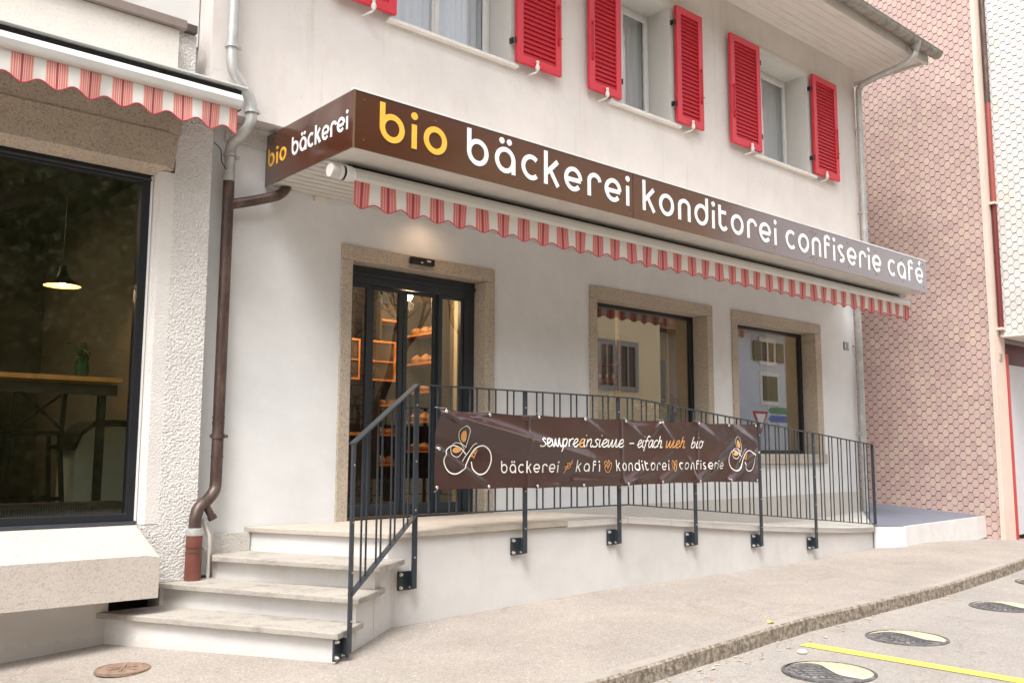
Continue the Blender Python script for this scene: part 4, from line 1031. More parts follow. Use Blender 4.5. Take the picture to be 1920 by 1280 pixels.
SHBW = simple('white_shingle_joint', (.20, .16, .13), .9)
def cladding(X, y0, y1, z0, z1, mat, p=.148, h=.0635, slope=0):
    a = p*.149; m_ = MB(); r = 0; z = z0
    while z-h < z1:
        y = y0-(p/2 if r % 2 else 0)
        while y-p/2 < y1:
            jz = random.uniform(-.0012, .0012); jy = random.uniform(-.001, .001)
            g = .0031; gb = .0095
            pts = [(-a-.002, -h+gb), (a+.002, -h+gb), (p/2-a-g, 0), (a, h-g), (-a, h-g), (-(p/2-a-g), 0)]
            out = []
            for (u, v) in pts:
                yy = min(max(y+u+jy, y0), y1); zz = min(max(z+v+jz, z0), z1)
                dep = .008-.005*(v+h)/(2*h)
                out.append((X-dep, yy, zz))
            if max(q[1] for q in out)-min(q[1] for q in out) > .01 and max(q[2] for q in out)-min(q[2] for q in out) > .01:
                back = [(X-.0005, q[1], q[2]) for q in out]
                m_.add(out+back, [(5, 4, 3, 2, 1, 0)[::1], (0, 1, 7, 6), (1, 2, 8, 7), (5, 0, 6, 11)])
            y += p
        z += h; r += 1
    return m_
MB().box(15.0, 15.03, -1.179, 7.5, -1.1, 8.8).build('side_wall', SHB, PK)
cladding(15.0, -1.179, 2.1, -.70, 8.7, SHP, .1657, .0711).build('shingle_cladding', SHP, PK)
MB().box(14.978, 15.055, -1.246, -1.181, -1.1, 8.8).build('corner_strip', BEIGE, PK, bevel=.004)
MB().box(15.036, 15.425, -1.235, -.9, -1.1, 2.437).box(15.036, 15.246, -1.237, -.9, 2.438, 8.8).build('front_wall', BEIGE, PK)
MB().box(15.248, 18, -1.05, 1, 2.50, 8.8).build('upper_mass', MAROON, PK)
MB().box(15.427, 20, -.92, -.86, -1.1, 2.437).build('recess_wall', MAROON, PK)
MB().box(15.425, 15.515, -1.246, -.93, -1.1, 2.17).build('red_frame', REDF, PK)
MB().box(15.517, 17.0, -1.18, -1.14, -.64, 2.02).build('door_panel', PALE, PK)
MB().box(15.25, 18.4, -1.96, -1.246, 2.462, 8.8).build('bay', SHBW, PK)
MB().box(15.245, 18.42, -1.975, -1.961, 2.462, 8.8).build('bay_front', plaster('bay_front_paint', (.70, .67, .63), .06), PK)
cladding(15.25, -1.96, -1.252, 2.462, 8.7, SHW, .1657, .0711).build('bay_cladding', SHW, PK)
MB().box(15.225, 18.45, -1.99, -1.248, 2.42, 2.46).build('bay_soffit', plaster('bay_soffit_paint', (.72, .66, .60), .05), PK)
MB().box(15.03, 20, -.9, 7.5, 8.8, 8.9).build('roof', GUT, PK)
pp = thing('downpipe', 'red-brown downpipe in the corner beside the white shingled bay', 'downpipe', (15.17, -1.28, 2.5))
MB().tube([(15.197, -1.288, 2.55), (15.197, -1.288, 4.52)], .038, 12).build('lower_pipe', MAROON, pp, smooth=True)
MB().tube([(15.197, -1.288, 4.57), (15.197, -1.288, 6.2)], .038, 12).build('middle_pipe', simple('red_pipe', (.33, .07, .055), .45), pp, smooth=True)
MB().tube([(15.197, -1.288, 6.2), (15.197, -1.288, 8.7)], .040, 12).build('upper_pipe', COPPER, pp, smooth=True)
for z in (4.53, 2.527): MB().box(15.12, 15.24, -1.33, -1.238, z, z+.035).build('pipe_clip', BEIGE, pp)
h2 = thing('house_number_plaque', 'tiny pale number plate reading 2 on the pink-beige corner', 'plaque', (15.2, -1.24, 2.06))
MB().box(15.17, 15.285, -1.248, -1.2365, 2.055, 2.17).build('plate', simple('plate_tan', (.55, .42, .34), .4), h2)
n2 = [arc(.25, .75, .2, .2, 160, -30, 12)+[(.06, .03)], [(.05, .05), (.48, .05)]]
mm = MB(); strokes_mesh(mm, [[(15.205+p[0]*.09, 2.075+p[1]*.07) for p in s_] for s_ in n2], .013, lambda u, v, d: (u, -1.2482-d, v), .0008); mm.build('numeral', BLACK, h2)

# ------------------------------------------------------------------ road studs (round rubber domes)
DOMEG = NT('worn_grey_rubber'); DOMEG.col(DOMEG.mix(DOMEG.ramp(DOMEG.noise(10, 8, .75), [(.35, 0), (.68, 1)]), (.07, .067, .07), (.27, .25, .24))); DOMEG.rough(.6); DOMEG.bump(DOMEG.noise(60, 4), .004); DOMEG = DOMEG.m
def dome(cx, cy, rot, label, first=None):
    z = rz(cx, cy)
    if first:
        r = first.copy(); COL.objects.link(r); r.location = (cx, cy, z); r.rotation_euler = (0, 0, rot); tag(r, label, 'road bump', 'rubber road bumps')
        for ch in first.children:
            c = ch.copy(); COL.objects.link(c); c.parent = r
        return r
    T = thing('road_bump', label, 'road bump', (cx, cy, z), 'rubber road bumps'); ORG[T.name] = Vector((0, 0, 0))
    R0, H = .27, .030
    def surf(u, v, up=0): r = math.hypot(u, v)/R0; return (u, v, max(0, H*(1-r*r)**.75 if r < 1 else 0)+up)
    def spiral(v): return .07*sin(v/R0*pi)-.035   # S-shaped seam
    for nm, mt_, sgn, up in (('black_half', DOMEG, -1, .001), ('yellow_half', CREAMY, 1, .004)):
        m_ = MB(); NV, NU = 28, 12; vs = []
        for i in range(NV+1):
            v = -R0*.995+2*R0*.995*i/NV; ue = sgn*math.sqrt(max(0, R0*R0-v*v)); us = spiral(v)
            if abs(us) > abs(ue): us = math.copysign(abs(ue), us)
            for j in range(NU+1): u = us+(ue-us)*j/NU; vs.append(surf(u, v, up))
        fs = [(i*(NU+1)+j, (i+1)*(NU+1)+j, (i+1)*(NU+1)+j+1, i*(NU+1)+j+1) if sgn < 0 else (i*(NU+1)+j+1, (i+1)*(NU+1)+j+1, (i+1)*(NU+1)+j, i*(NU+1)+j) for i in range(NV) for j in range(NU)]
        m_.add(vs, fs)
        if sgn < 0:
            rbs = MB()
            for k in range(-7, 8):   # raised diamond ribs on the rubber
                for sl in (1, -1):
                    pts = []
                    for i in range(17):
                        v = -.22+.44*i/16; u = sl*v*.6+k*.045
                        if math.hypot(u, v) < R0*.93 and u < spiral(v)-.008: pts.append(surf(u, v, .004))
                    if len(pts) > 2: rbs.tube(pts, .0038, 5)
            rbs.build('grip_pattern', RUBBER, T)
        else:
            for k in range(9):
                v = -.21+.05*k; pts = []
                for j in range(10):
                    u = spiral(v)+.015+(math.sqrt(R0*R0-v*v)-spiral(v)-.05)*j/9; pts.append(surf(u, v, .0045))
                m_.tube(pts, .0022, 4)
        m_.build(nm, mt_, T, smooth=True)
    MB().lathe([(R0+.018, -.01), (R0+.018, .006), (R0-.004, .012)], (0, 0, 0), 36).build('rim', RUBBER, T, smooth=True)
    MB().box(-.02, .0, -.05, .02, .018, .028).build('bolt_slot', BLACK, T)
    return T
d0 = dome(5.47, -3.80, math.radians(22), 'yellow and black rubber road bump nearest the camera, before the yellow line')
dome(6.80, -3.66, math.radians(18), 'yellow and black rubber road bump just behind the yellow line', d0)
dome(8.80, -3.58, math.radians(12), 'flat looking yellow and black road bump at the right edge', d0)
dome(10.45, -3.36, math.radians(20), 'farthest road bump, cut by the right edge near the kerb', d0)

# manhole cover
mh = thing('manhole_cover', 'small round rusty iron cover in the pavement left of the steps', 'manhole cover', (2.13, -.92, gz(2.13, -.92)))
cz_ = gz(2.13, -.92)+.009
MB().lathe([(.165, -.01), (.165, .006), (.150, .008), (.148, .004), (.10, .006), (.098, .003), (.0, .004)], (2.13, -.92, cz_), 36).build('cover', RUST, mh, smooth=True)
rb = MB()
for a in range(6): rb.bar((2.13+.02*cos(a), -.92+.02*sin(a), cz_+.007), (2.13+.09*cos(a*pi/3), -.92+.09*sin(a*pi/3), cz_+.007), .012, .006)
rb.build('ribs', RUST, mh)

# leaves and grit along the kerb
def scatter(n, name, mat, size, fn):
    m_ = MB()
    for _ in range(n):
        x, y, z = fn(); s = size*random.uniform(.5, 1.3); a = random.uniform(0, 6.28); t = random.uniform(-.4, .6)
        pts = [(-1, 0), (-.3, .45), (.6, .3), (1, 0), (.5, -.4), (-.4, -.4)]
        m_.add([(x+s*(u*cos(a)-v*sin(a)), y+s*(u*sin(a)+v*cos(a)), z+.003+s*abs(t)*(abs(u)*.5+v*.3+.3)) for u, v in pts], [tuple(range(6))])
    o = m_.build(name, mat); struct(o, 'stuff'); return o
def kerbside():
    x = random.uniform(4.2, 12.5); y = ky(x)-.03-abs(random.gauss(0, .12)); return x, y, rz(x, y)
def pavside():
    x = random.uniform(2.5, 13); y = random.uniform(-3.0, -1.35) if random.random() < .4 else -1.3-abs(random.gauss(0, .05)) if x > 4.1 else -2.4; return x, y, gz(x, y)
LV1 = simple('dry_leaf', (.62, .50, .36), .8, var=.4, vs=40); LV2 = simple('pale_grit', (.66, .60, .52), .8, var=.3, vs=40); LV3 = simple('brown_leaf', (.30, .15, .08), .8, var=.3)
o = scatter(150, 'fallen_leaves', LV1, .020, kerbside); tag(o, 'small dry leaves and crumbs lying along the kerb gutter', 'leaves')
o = scatter(50, 'brown_litter', LV3, .011, kerbside); tag(o, 'dark brown leaf bits scattered in the gutter', 'leaves')
o = scatter(90, 'pale_grit', LV2, .010, pavside); tag(o, 'pale grit and crumbs lying on the pavement', 'grit')
tag(MB().lathe([(0, .0), (.03, .002), (.036, .014), (.02, .028), (0, .03)], (5.79, -3.42, rz(5.79, -3.42)), 7).build('pebble', simple('pale_stone', (.70, .66, .60), .8)), 'pale pebble in the gutter near the yellow line', 'stone')
tag(MB().add([(6.02, -3.0, 0), (6.06, -3.03, .012), (6.10, -3.0, .004), (6.06, -2.97, .016)], [(0, 1, 2, 3)]).build('yellow_leaf', simple('yellow_leaf', (.62, .48, .10), .7)), 'curled yellow leaf lying on the pavement edge by the kerb', 'leaf')
D.objects['yellow_leaf'].location = (6.06, -3.0, gz(6.06, -3.0)+.004)

# ------------------------------------------------------------------ interiors
# bakery room
R = MB()
R.box(3.2, 12.6, 5.0, 5.05, -.05, 2.78).box(3.19, 3.2, .345, 5, -.05, 2.78).build('room_back_wall', INT, BB)
MB().box(3.2, 12.6, .345, 5, 2.785, 2.80).build('room_ceiling', INTB, BB)
MB().box(3.2, 12.6, .345, 5, -.03, -.005).build('room_floor', INTF, BB)
MB().box(9.78, 9.84, .345, 4.9, -.004, 2.78).box(12.0, 12.05, .345, .55, -.004, 2.78).box(6.15, 6.20, .5, .95, -.004, 2.78).build('room_partition', INTB, BB)  # partition sections darken inward; brightness seen through the panes is put into their colours
MB().box(12.0, 12.05, .552, .86, -.004, 2.78).build('room_partition', simple('partition_beige', (.30, .25, .18), .8), BB)
MB().box(12.0, 12.05, .862, 4.9, -.004, 2.78).box(9.775, 9.78, .95, 4.9, -.004, 2.78).box(6.15, 6.20, .952, 4.9, -.004, 2.78).build('room_partition', INTM, BB)
# picture frames, glow put into their orange colour, on a dark panel inside the door
MB().box(3.9, 6.04, 2.2, 2.24, -.003, 2.7).build('shop_back_panel', INTD, BB)
for x in (4.95, 5.41):
    pf = thing('picture_frame', 'orange wooden frame hung inside behind the %s door pane' % ('left' if x < 5.2 else 'middle'), 'picture frame', (x+.18, 1.5, 1.37), 'orange frames inside the door')
    MB().holed(x, x+.36, 1.37, 1.81, [(x+.022, x+.338, 1.392, 1.788)], 1.50, 1.53).build('frame', WOODF, pf)
    MB().box(x+.02, x+.34, 1.52, 1.524, 1.39, 1.79).build('picture', simple('dark_picture', (.10, .06, .035), .4, var=.7, vs=8), pf)
    MB().box(x+.023, x+.337, 1.503, 1.519, 1.575, 1.592).build('shelf', WOODF, pf)
BREAD = simple('bread_crust', (.50, .24, .08), .7, var=.5, vs=18)
bs = thing('bread_shelf', 'dark shelf rack filled with loaves inside behind the right door panes', 'shelf', (5.95, 1.7, 0), 'bread racks inside')
for x in (5.62, 6.12): MB().box(x, x+.025, 1.60, 1.95, 0, 2.3).build('upright', INTD, bs)
MB().box(5.62, 6.14, 1.952, 1.965, .0, 2.3).build('back_board', INTM, bs)
rn = random.Random(2)
for z in (.45, .78, 1.1, 1.42, 1.74, 2.05):
    MB().box(5.646, 6.119, 1.60, 1.95, z, z+.022).build('shelf_board', WOODF, bs)
for zi, z in enumerate((.45, .78, 1.1, 1.42, 1.74)):
    x = 5.70; ki = 0
    while x < 6.06:
        L_ = rn.uniform(.05, .075); hh_ = rn.uniform(.05, .10)
        lf_ = tag(MB().lathe([(0, 0), (L_*.9, .008), (L_, hh_*.4), (L_*.75, hh_*.85), (0, hh_)], (x, 1.72+rn.uniform(-.04, .04), z+.022), 12).build('bread_loaf', BREAD, smooth=True), '%s loaf on the %s board of the bread rack behind the door glass' % (('leftmost', 'second', 'third', 'fourth', 'fifth')[ki], ('lowest', 'second lowest', 'middle', 'second highest', 'highest')[zi]), 'bread', 'loaves on the bread rack')
        x += L_*2+.015; ki += 1
b2 = thing('bread_shelf', 'narrow bread rack along the inner wall behind the third door pane', 'shelf', (6.05, 1.3, 0), 'bread racks inside')
for y in (1.02, 1.56): MB().box(5.94, 6.145, y, y+.022, 0, 2.3).build('upright', INTD, b2)
MB().box(6.135, 6.148, 1.043, 1.559, 0, 2.3).build('back_board', INTD, b2)
for zi, z in enumerate((.6, .92, 1.24, 1.56, 1.88)):
    MB().box(5.94, 6.134, 1.043, 1.559, z, z+.02).build('shelf_board', WOODF, b2)
    for ki in range(3):
        tag(MB().lathe([(0, 0), (.06, .008), (.072, .03+.01*ki), (.05, .075), (0, .09+.02*(zi % 2))], (6.03, 1.13+.165*ki, z+.02), 12).build('bread_loaf', BREAD, smooth=True),
            'round loaf, %s on the %s board of the narrow rack' % (('nearest', 'middle', 'rear')[ki], ('lowest', 'second lowest', 'middle', 'second highest', 'highest')[zi]), 'bread', 'loaves on the bread rack')
ct = thing('sales_counter', 'low pale counter inside the bakery behind the door glass', 'counter', (5, 2, 0))
MB().box(4.4, 5.9, 1.9, 2.4, 0, .78).build('body', INTD, ct); MB().box(4.35, 5.95, 1.85, 2.42, .782, .82).build('worktop', WOODO, ct, bevel=.004)
# window 1 display
ds = thing('display_table', 'wooden display table behind the wide shop window', 'table', (8.4, .9, 0))
MB().box(7.5, 9.7, .5, 1.1, .78, .82).build('tabletop', WOODO, ds)
for x in (7.6, 9.6):
    for y in (.55, 1.05): MB().box(x, x+.05, y-.02, y+.03, 0, .779).build('leg', WOODO, ds)
tag(MB().box(8.72, 8.765, .88, .92, .822, 2.78).build('wooden_post', WOODO), 'upright orange wooden post inside the wide shop window', 'post')
for i, x in enumerate((8.33, 8.45, 8.57)):
    b_ = thing('paper_bag', ['orange packet at the left end of the shelf', 'orange packet in the middle of the shelf', 'orange packet at the right end of the shelf'][i], 'packet', (x, .9, 1.47), 'packets on the shelf')
    MB().prism([(x, 1.502), (x+.07, 1.502), (x+.065, 1.60), (x+.008, 1.60)], 'y', .86, .92).build('bag', WOODO, b_); MB().box(x+.015, x+.055, .856, .859, 1.53, 1.57).build('paper_label', LETW, b_)
sh = thing('wall_shelf', 'shelf rack with orange board seen through the wide shop window', 'shelf', (8, 1.5, 1.0))
MB().box(8.1, 8.70, .84, 1.0, 1.475, 1.50).build('shelf_board', WOODF, sh); MB().box(8.1, 8.70, .84, 1.0, 1.69, 1.71).build('shelf_board', WOODF, sh); MB().box(8.1, 8.70, 1.002, 1.015, 1.45, 2.0).build('back_board', INTB, sh)
ps = thing('poster', 'blue-grey poster with a small black mark behind the window', 'poster', (8.46, .9, 1.12))
MB().box(8.30, 8.62, .88, .89, 1.12, 1.42).build('sheet', simple('poster_blue', (.25, .33, .42), .6), ps)
mm = MB(); strokes_mesh(mm, [[(p[0], p[1]) for p in arc(8.52, 1.27, .035, .05, 0, 360, 20)], [(8.52, 1.33), (8.52, 1.21)]], .010, lambda u, v, d: (u, .879-d, v), .001); mm.build('emblem', BLACK, ps)
def plant(name, label, cat, cx, cy, cz, n, r, hgt, pot, mats, leafs=.035, flowers=None):
    T = thing(name, label, cat, (cx, cy, cz)); MB().lathe([(.0, 0), (.05*pot, 0), (.065*pot, .06), (.055*pot, .13), (.05*pot, .13), (.05*pot, .02)], (cx, cy, cz), 16).build('vase', mats[1], T, smooth=True)
    lv = MB(); stem = MB(); fl = MB()
    for k in range(n):
        a = random.uniform(0, 6.28); rr = r*random.random()**.6; h = hgt*(.45+.55*random.random()); tip = Vector((cx+rr*cos(a), cy+rr*sin(a), cz+.1+h))
        base = Vector((cx, cy, cz+.10)); stem.tube([base, (base+tip)/2+Vector((0, 0, .03)), tip], .0025, 4)
        for j in range(6):
            c = base.lerp(tip, .35+.65*j/5)+Vector((random.uniform(-1, 1), random.uniform(-1, 1), random.uniform(-.5, .7)))*leafs*.8
            d1 = Vector((random.uniform(-1, 1), random.uniform(-1, 1), random.uniform(-.6, 1))).normalized()*leafs; d2 = d1.cross(Vector((random.uniform(-1, 1), .3, random.uniform(-1, 1)))).normalized()*leafs*.38
            lv.add([c-d1, c+d2, c+d1, c-d2], [(0, 1, 2, 3)])
        if flowers and random.random() < .6:
            fl.lathe([(0, -.018), (.02, -.008), (.026, .006), (.012, .02), (0, .02)], tuple(tip), 7)
    stem.build('stems', mats[0], T); lv.build('foliage', mats[0], T)
    if flowers: fl.build('blossoms', flowers, T, smooth=True)
    return T
plant('flower_arrangement', 'loose vase of green and orange flowers inside the wide shop window', 'flowers', 9.30, .52, .82, 34, .22, .42, 1.3, (simple('eucalyptus', (.20, .30, .22), .6), simple('vase_white', (.6, .58, .52), .3)), .03, simple('orange_blossom', (.75, .25, .06), .6))
plant('flower_arrangement', 'pale dried flower bunch left of the vase in the shop window', 'flowers', 9.05, .66, .82, 26, .16, .30, 1.1, (simple('dried_leaf', (.55, .48, .28), .6), simple('vase_ochre', (.45, .28, .10), .4)), .03, simple('cream_blossom', (.75, .65, .45), .6))
cl = D.lights.new('ceiling_lamp_light', 'POINT'); cl.energy = 9; cl.color = (1, .72, .42); cl.shadow_soft_size = .06
ceil = thing('ceiling_lamp', 'bare warm bulb lit inside behind the glass door', 'lamp', (5.42, .85, 2.2))
MB().lathe([(0, -.045), (.026, -.036), (.043, -.012), (.043, .008), (.028, .034), (.012, .05)], (5.42, .78, 2.19), 16).build('bulb', BULB, ceil, smooth=True)
MB().tube([(5.42, .78, 2.23), (5.42, .78, 2.785)], .008, 8).build('cord', BLACK, ceil)
lo = D.objects.new('ceiling_lamp_light', cl); COL.objects.link(lo); lo.parent = ceil; lo.location = (.025, -.05, -.10)
for (x, y, e) in ((5.3, 1.1, 13), (8.0, 2.0, 7), (11.2, 1.2, 3)):
    L = D.lights.new('room_light', 'AREA'); L.energy = e; L.size = .7; L.color = (1, .76, .50); q = D.objects.new('room_light', L); COL.objects.link(q); q.location = (x, y, 2.70)
# canopy spot above the door
sp = thing('canopy_spotlight', 'small recessed spotlight in the canopy boards above the door', 'lamp', (5.0, -.35, 2.77))
MB().lathe([(.0, .0), (.035, .0), (.045, -.012), (.045, .01)], (5.0, -.30, 2.785), 16).build('bezel', SOFF, sp, smooth=True)
L = D.lights.new('spot_light', 'SPOT'); L.energy = 1.3; L.color = (1, .66, .40); L.spot_size = math.radians(150); L.spot_blend = .9; L.shadow_soft_size = .03
q = D.objects.new('spot_light', L); COL.objects.link(q); q.parent = sp; q.location = (0, .05, -.03); q.rotation_euler = (math.radians(25), 0, 0)

# café interior
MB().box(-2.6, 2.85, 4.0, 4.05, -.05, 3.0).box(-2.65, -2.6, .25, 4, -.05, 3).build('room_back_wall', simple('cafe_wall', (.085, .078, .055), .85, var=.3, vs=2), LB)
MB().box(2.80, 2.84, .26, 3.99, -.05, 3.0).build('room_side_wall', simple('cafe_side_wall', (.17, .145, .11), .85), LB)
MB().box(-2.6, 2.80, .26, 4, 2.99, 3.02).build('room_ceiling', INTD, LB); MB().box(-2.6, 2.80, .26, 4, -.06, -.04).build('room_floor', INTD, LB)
MB().box(2.475, 2.56, .05, .25, .0, 2.75).build('inner_pier', simple('grey_pier', (.24, .23, .21), .8), LB)
MB().box(.2, 1.9, 3.2, 3.24, -.05, 1.9).build('dark_door_panel', BLACK, LB)
cb = thing('bar_table', 'long orange wooden window bar inside the café', 'bar table', (1, .45, 0))
MB().box(-2.5, 2.44, .28, .62, 1.118, 1.152).build('tabletop', WOODO, cb, bevel=.003)
MB().box(-2.5, 2.42, .33, .37, 1.02, 1.10).build('rail', INTD, cb)
for x in (-.6, 2.30): MB().box(x, x+.05, .36, .42, -.04, 1.02).build('leg', BLACK, cb)
plant('potted_plant', 'small green plant in a glass on the café window bar', 'plant', 2.18, .42, 1.152, 22, .09, .15, .8, (LEAF, simple('green_glass_pot', (.05, .14, .07), .15)), .028)
pl = thing('pendant_lamp', 'black enamel pendant lamp with a lit cream inside, hanging in the café', 'lamp', (2.16, 1, 1.93))
c0 = (2.16, 1.0, 1.93)
MB().lathe([(.142, 0), (.139, .006), (.10, .035), (.05, .07), (.032, .12), (.028, .17), (.0, .175)], c0, 28).build('shade', BLACK, pl, smooth=True)
MB().lathe([(.140, .001), (.098, .030), (.05, .062), (.0, .07)], c0, 28).build('shade_inside', SHADEIN, pl, smooth=True)
MB().lathe([(0, .01), (.022, .02), (.026, .04), (.014, .07)], c0, 12).build('bulb', BULB, pl, smooth=True)
MB().tube([(2.16, 1.0, 2.09), (2.16, 1.0, 2.99)], .004, 6).build('cord', BLACK, pl)
MB().bar((.9, 1.6, 2.2), (2.45, .9, 2.92), .06, .14).bar((.5, 1.7, 2.18), (1.9, 1.2, 2.05), .05, .07).build('ceiling_beam', INTD, LB)
L = D.lights.new('pendant_light', 'POINT'); L.energy = 10; L.color = (1, .70, .38); L.shadow_soft_size = .02; q = D.objects.new('pendant_light', L); COL.objects.link(q); q.parent = pl; q.location = (0, 0, .03)
L = D.lights.new('cafe_room_light', 'AREA'); L.energy = 14; L.size = 1.2; L.color = (1, .78, .52); q = D.objects.new('cafe_room_light', L); COL.objects.link(q); q.location = (.8, 2.2, 2.9)
def stool(x, y, label):
    T = thing('bar_stool', label, 'bar stool', (x, y, -.04), 'bar stools in the café')
    MB().box(x-.19, x+.19, y-.18, y+.18, .72, .755).build('seat', BLACK, T, bevel=.01)
    for sx in (-1, 1):
        for sy in (-1, 1): MB().bar((x+sx*.16, y+sy*.15, .72), (x+sx*.21, y+sy*.20, -.04), .032, .032, up=(0, 1, 0)).build('leg', BLACK, T)
    for sx in (-1, 1): MB().bar((x+sx*.17, y-.16, .74), (x+sx*.17, y-.20, 1.10), .03, .03, up=(0, 1, 0)).build('back_post', BLACK, T)
    MB().tube(smoothpath([(x-.19, y-.19, 1.07), (x, y-.24, 1.11), (x+.19, y-.19, 1.07)], 6), .026, 8).build('back_rail', BLACK, T, smooth=True)
    MB().bar((x-.16, y-.165, .77), (x+.16, y-.195, 1.05), .022, .012, up=(0, 1, 0)).bar((x+.16, y-.175, .77), (x-.16, y-.205, 1.05), .022, .012, up=(0, 1, 0)).build('cross_brace', BLACK, T)
    MB().box(x-.19, x+.19, y-.185, y-.165, .22, .25).box(x-.19, x+.19, y+.165, y+.185, .22, .25).box(x-.19, x-.17, y-.165, y+.165, .62, .645).box(x+.17, x+.19, y-.165, y+.165, .62, .645).build('footrest', BLACK, T)
stool(1.98, .90, 'black cross-back bar stool under the right end of the café window bar'); stool(1.15, .95, 'black bar stool further left in the dark café')
wb = thing('counter_end', 'pale curved cabinet end with a black rounded top inside the café window', 'cabinet', (2.5, .9, 0))
MB().prism([(2.29, -.04), (2.29, .60), (2.34, .72), (2.42, .79), (2.56, .80), (2.70, .80), (2.70, -.04)], 'y', .85, 1.3).build('body', TIN, wb)
MB().prism([(2.26, .60), (2.32, .75), (2.42, .84), (2.56, .855), (2.72, .85), (2.72, .802), (2.56, .802), (2.42, .793), (2.335, .722), (2.288, .60)], 'y', .83, 1.32).build('lid', BLACK, wb)
MB().box(2.30, 2.40, .835, .849, .06, .25).build('vent_grille', CREAM, wb)
rg = thing('floor_convector', 'long black ribbed convector under the café window', 'radiator', (0, .15, 0))
MB().box(-2.5, 2.42, .10, .22, -.04, .235).build('casing', INTD, rg)
r_ = MB()
for i in range(170): x = -.6+i*.0165; r_.box(x, x+.007, .088, .099, .10, .21)
r_.build('ribs', simple('rib_grey', (.09, .09, .08), .4), rg)

# ------------------------------------------------------------------ what stands across the street (seen in the panes)
def house(name, label, x0, x1, y, z1, mat, wins, trim, shut=None, depth=8):
    T = thing(name, label, 'house', ((x0+x1)/2, y-depth/2, -1)); MB().box(x0, x1, y-depth, y, -1.2, z1).build('wall', mat, T)
    MB().prism([(y+.8, z1+.02), (y-depth/2, z1+1.2), (y-depth-.8, z1+.02)], 'x', x0-.6, x1+.6).build('roof', simple('brown_roof', (.16, .09, .06), .8), T)
    for (a, b, c, d, kind) in wins:
        f = MB().holed(a-.16, b+.16, c-.16, d+.18, [(a, b, c, d)], y+.06, y+.001).box((a+b)/2-.03, (a+b)/2+.03, y+.02, y+.05, c, d).build('window', trim, T)
        MB().box(a, b, y+.004, y+.012, c, d).build('pane', BLACK, f)
        if shut:
            for s0, s1 in ((a-.62, a-.10), (b+.10, b+.62)) if kind == 'open' else ((a, (a+b)/2-.01), ((a+b)/2+.01, b)): MB().box(s0, s1, y+.07, y+.11, c, d).build('shutter', shut, f)
    return T
house('yellow_house', 'yellow rendered house with grey framed windows across the street', 14.5, 26.0, -14, 9.3, YHOUSE, [(22.85, 23.45, 2.9, 4.3, 0), (23.85, 24.6, 2.9, 4.3, 0), (20.5, 21.3, 2.9, 4.3, 0), (17.5, 18.3, 2.9, 4.3, 0)], GREYT)
house('cream_house', 'cream house with louvred shutters set back across the street', 26.6, 30.2, -17, 5.6, plaster('cream_render2', (.62, .54, .40), .05), [(28.2, 29.2, 2.6, 4.4, 'open')], WHITE, GREYT)
house('blue_grey_house', 'blue-grey house with olive shutters across the junction', 30.6, 38.5, -14, 5.55, BHOUSE, [(32.35, 33.25, 4.35, 5.15, 'open'), (32.35, 33.35, 2.75, 3.75, 'closed'), (35.5, 36.4, 4.35, 5.15, 'open')], WHITE, SHUTG)
# hillside wood and stone wall
vs = []; NXh, NYh = 90, 40
for i in range(NXh+1):
    for j in range(NYh+1):
        x = -45+72*i/NXh; t = j/NYh; y = -16.5-t*18; z = -1.2+23*t**.8+random.uniform(-.5, .5)*(.3+t)
        vs.append((x, y+random.uniform(-.5, .5), z))
hil = MB().add(vs, [(i*(NYh+1)+j, i*(NYh+1)+j+1, (i+1)*(NYh+1)+j+1, (i+1)*(NYh+1)+j) for i in range(NXh) for j in range(NYh)]).build('hillside', LEAFB); struct(hil)
hl = MB(); rnd = random.Random(4)
for _ in range(42000):
    x = rnd.uniform(-14, 16); t = rnd.random()**1.5*.55; c = Vector((x+rnd.gauss(0, .3), -16.2-t*18+rnd.uniform(-.2, 1.0), -1.0+23*t**.8+rnd.uniform(-.2, .6)+.5*sin(x*1.7+t*20)))
    sz = rnd.uniform(.06, .15); d1 = Vector((rnd.uniform(-1, 1), rnd.uniform(-1, 1), rnd.uniform(-1, 1))).normalized()*sz; d2 = d1.orthogonal().normalized()*sz*.55
    hl.add([c-d1, c+d2, c+d1, c-d2], [(0, 1, 2, 3)])
struct(tag(hl.build('hillside_shrubs', LEAFB), 'green and brown shrubs covering the slope across the street', 'shrubs'), 'stuff')
STW = NT('rubble_stone'); _v = STW.new('ShaderNodeTexVoronoi', feature='DISTANCE_TO_EDGE'); _v.inputs['Scale'].default_value = 2.2; STW.l.new(STW.co((1, 1, 1.8)), _v.inputs['Vector'])
STW.col(STW.mix(STW.ramp(_v.outputs[0], [(.02, 0), (.07, 1)]), (.06, .05, .04), STW.mix(STW.noise(3), (.24, .20, .16), (.46, .40, .33)))); STW.rough(.9); STW = STW.m
sw = thing('stone_wall', 'tall rubble stone retaining wall across the street', 'wall', (11, -15, -1)); MB().box(8.5, 16.5, -15.6, -15, -1.2, 5.2).build('masonry', STW, sw); MB().box(8.4, 16.6, -15.7, -14.95, 5.2, 5.35).build('coping', GREYT, sw)
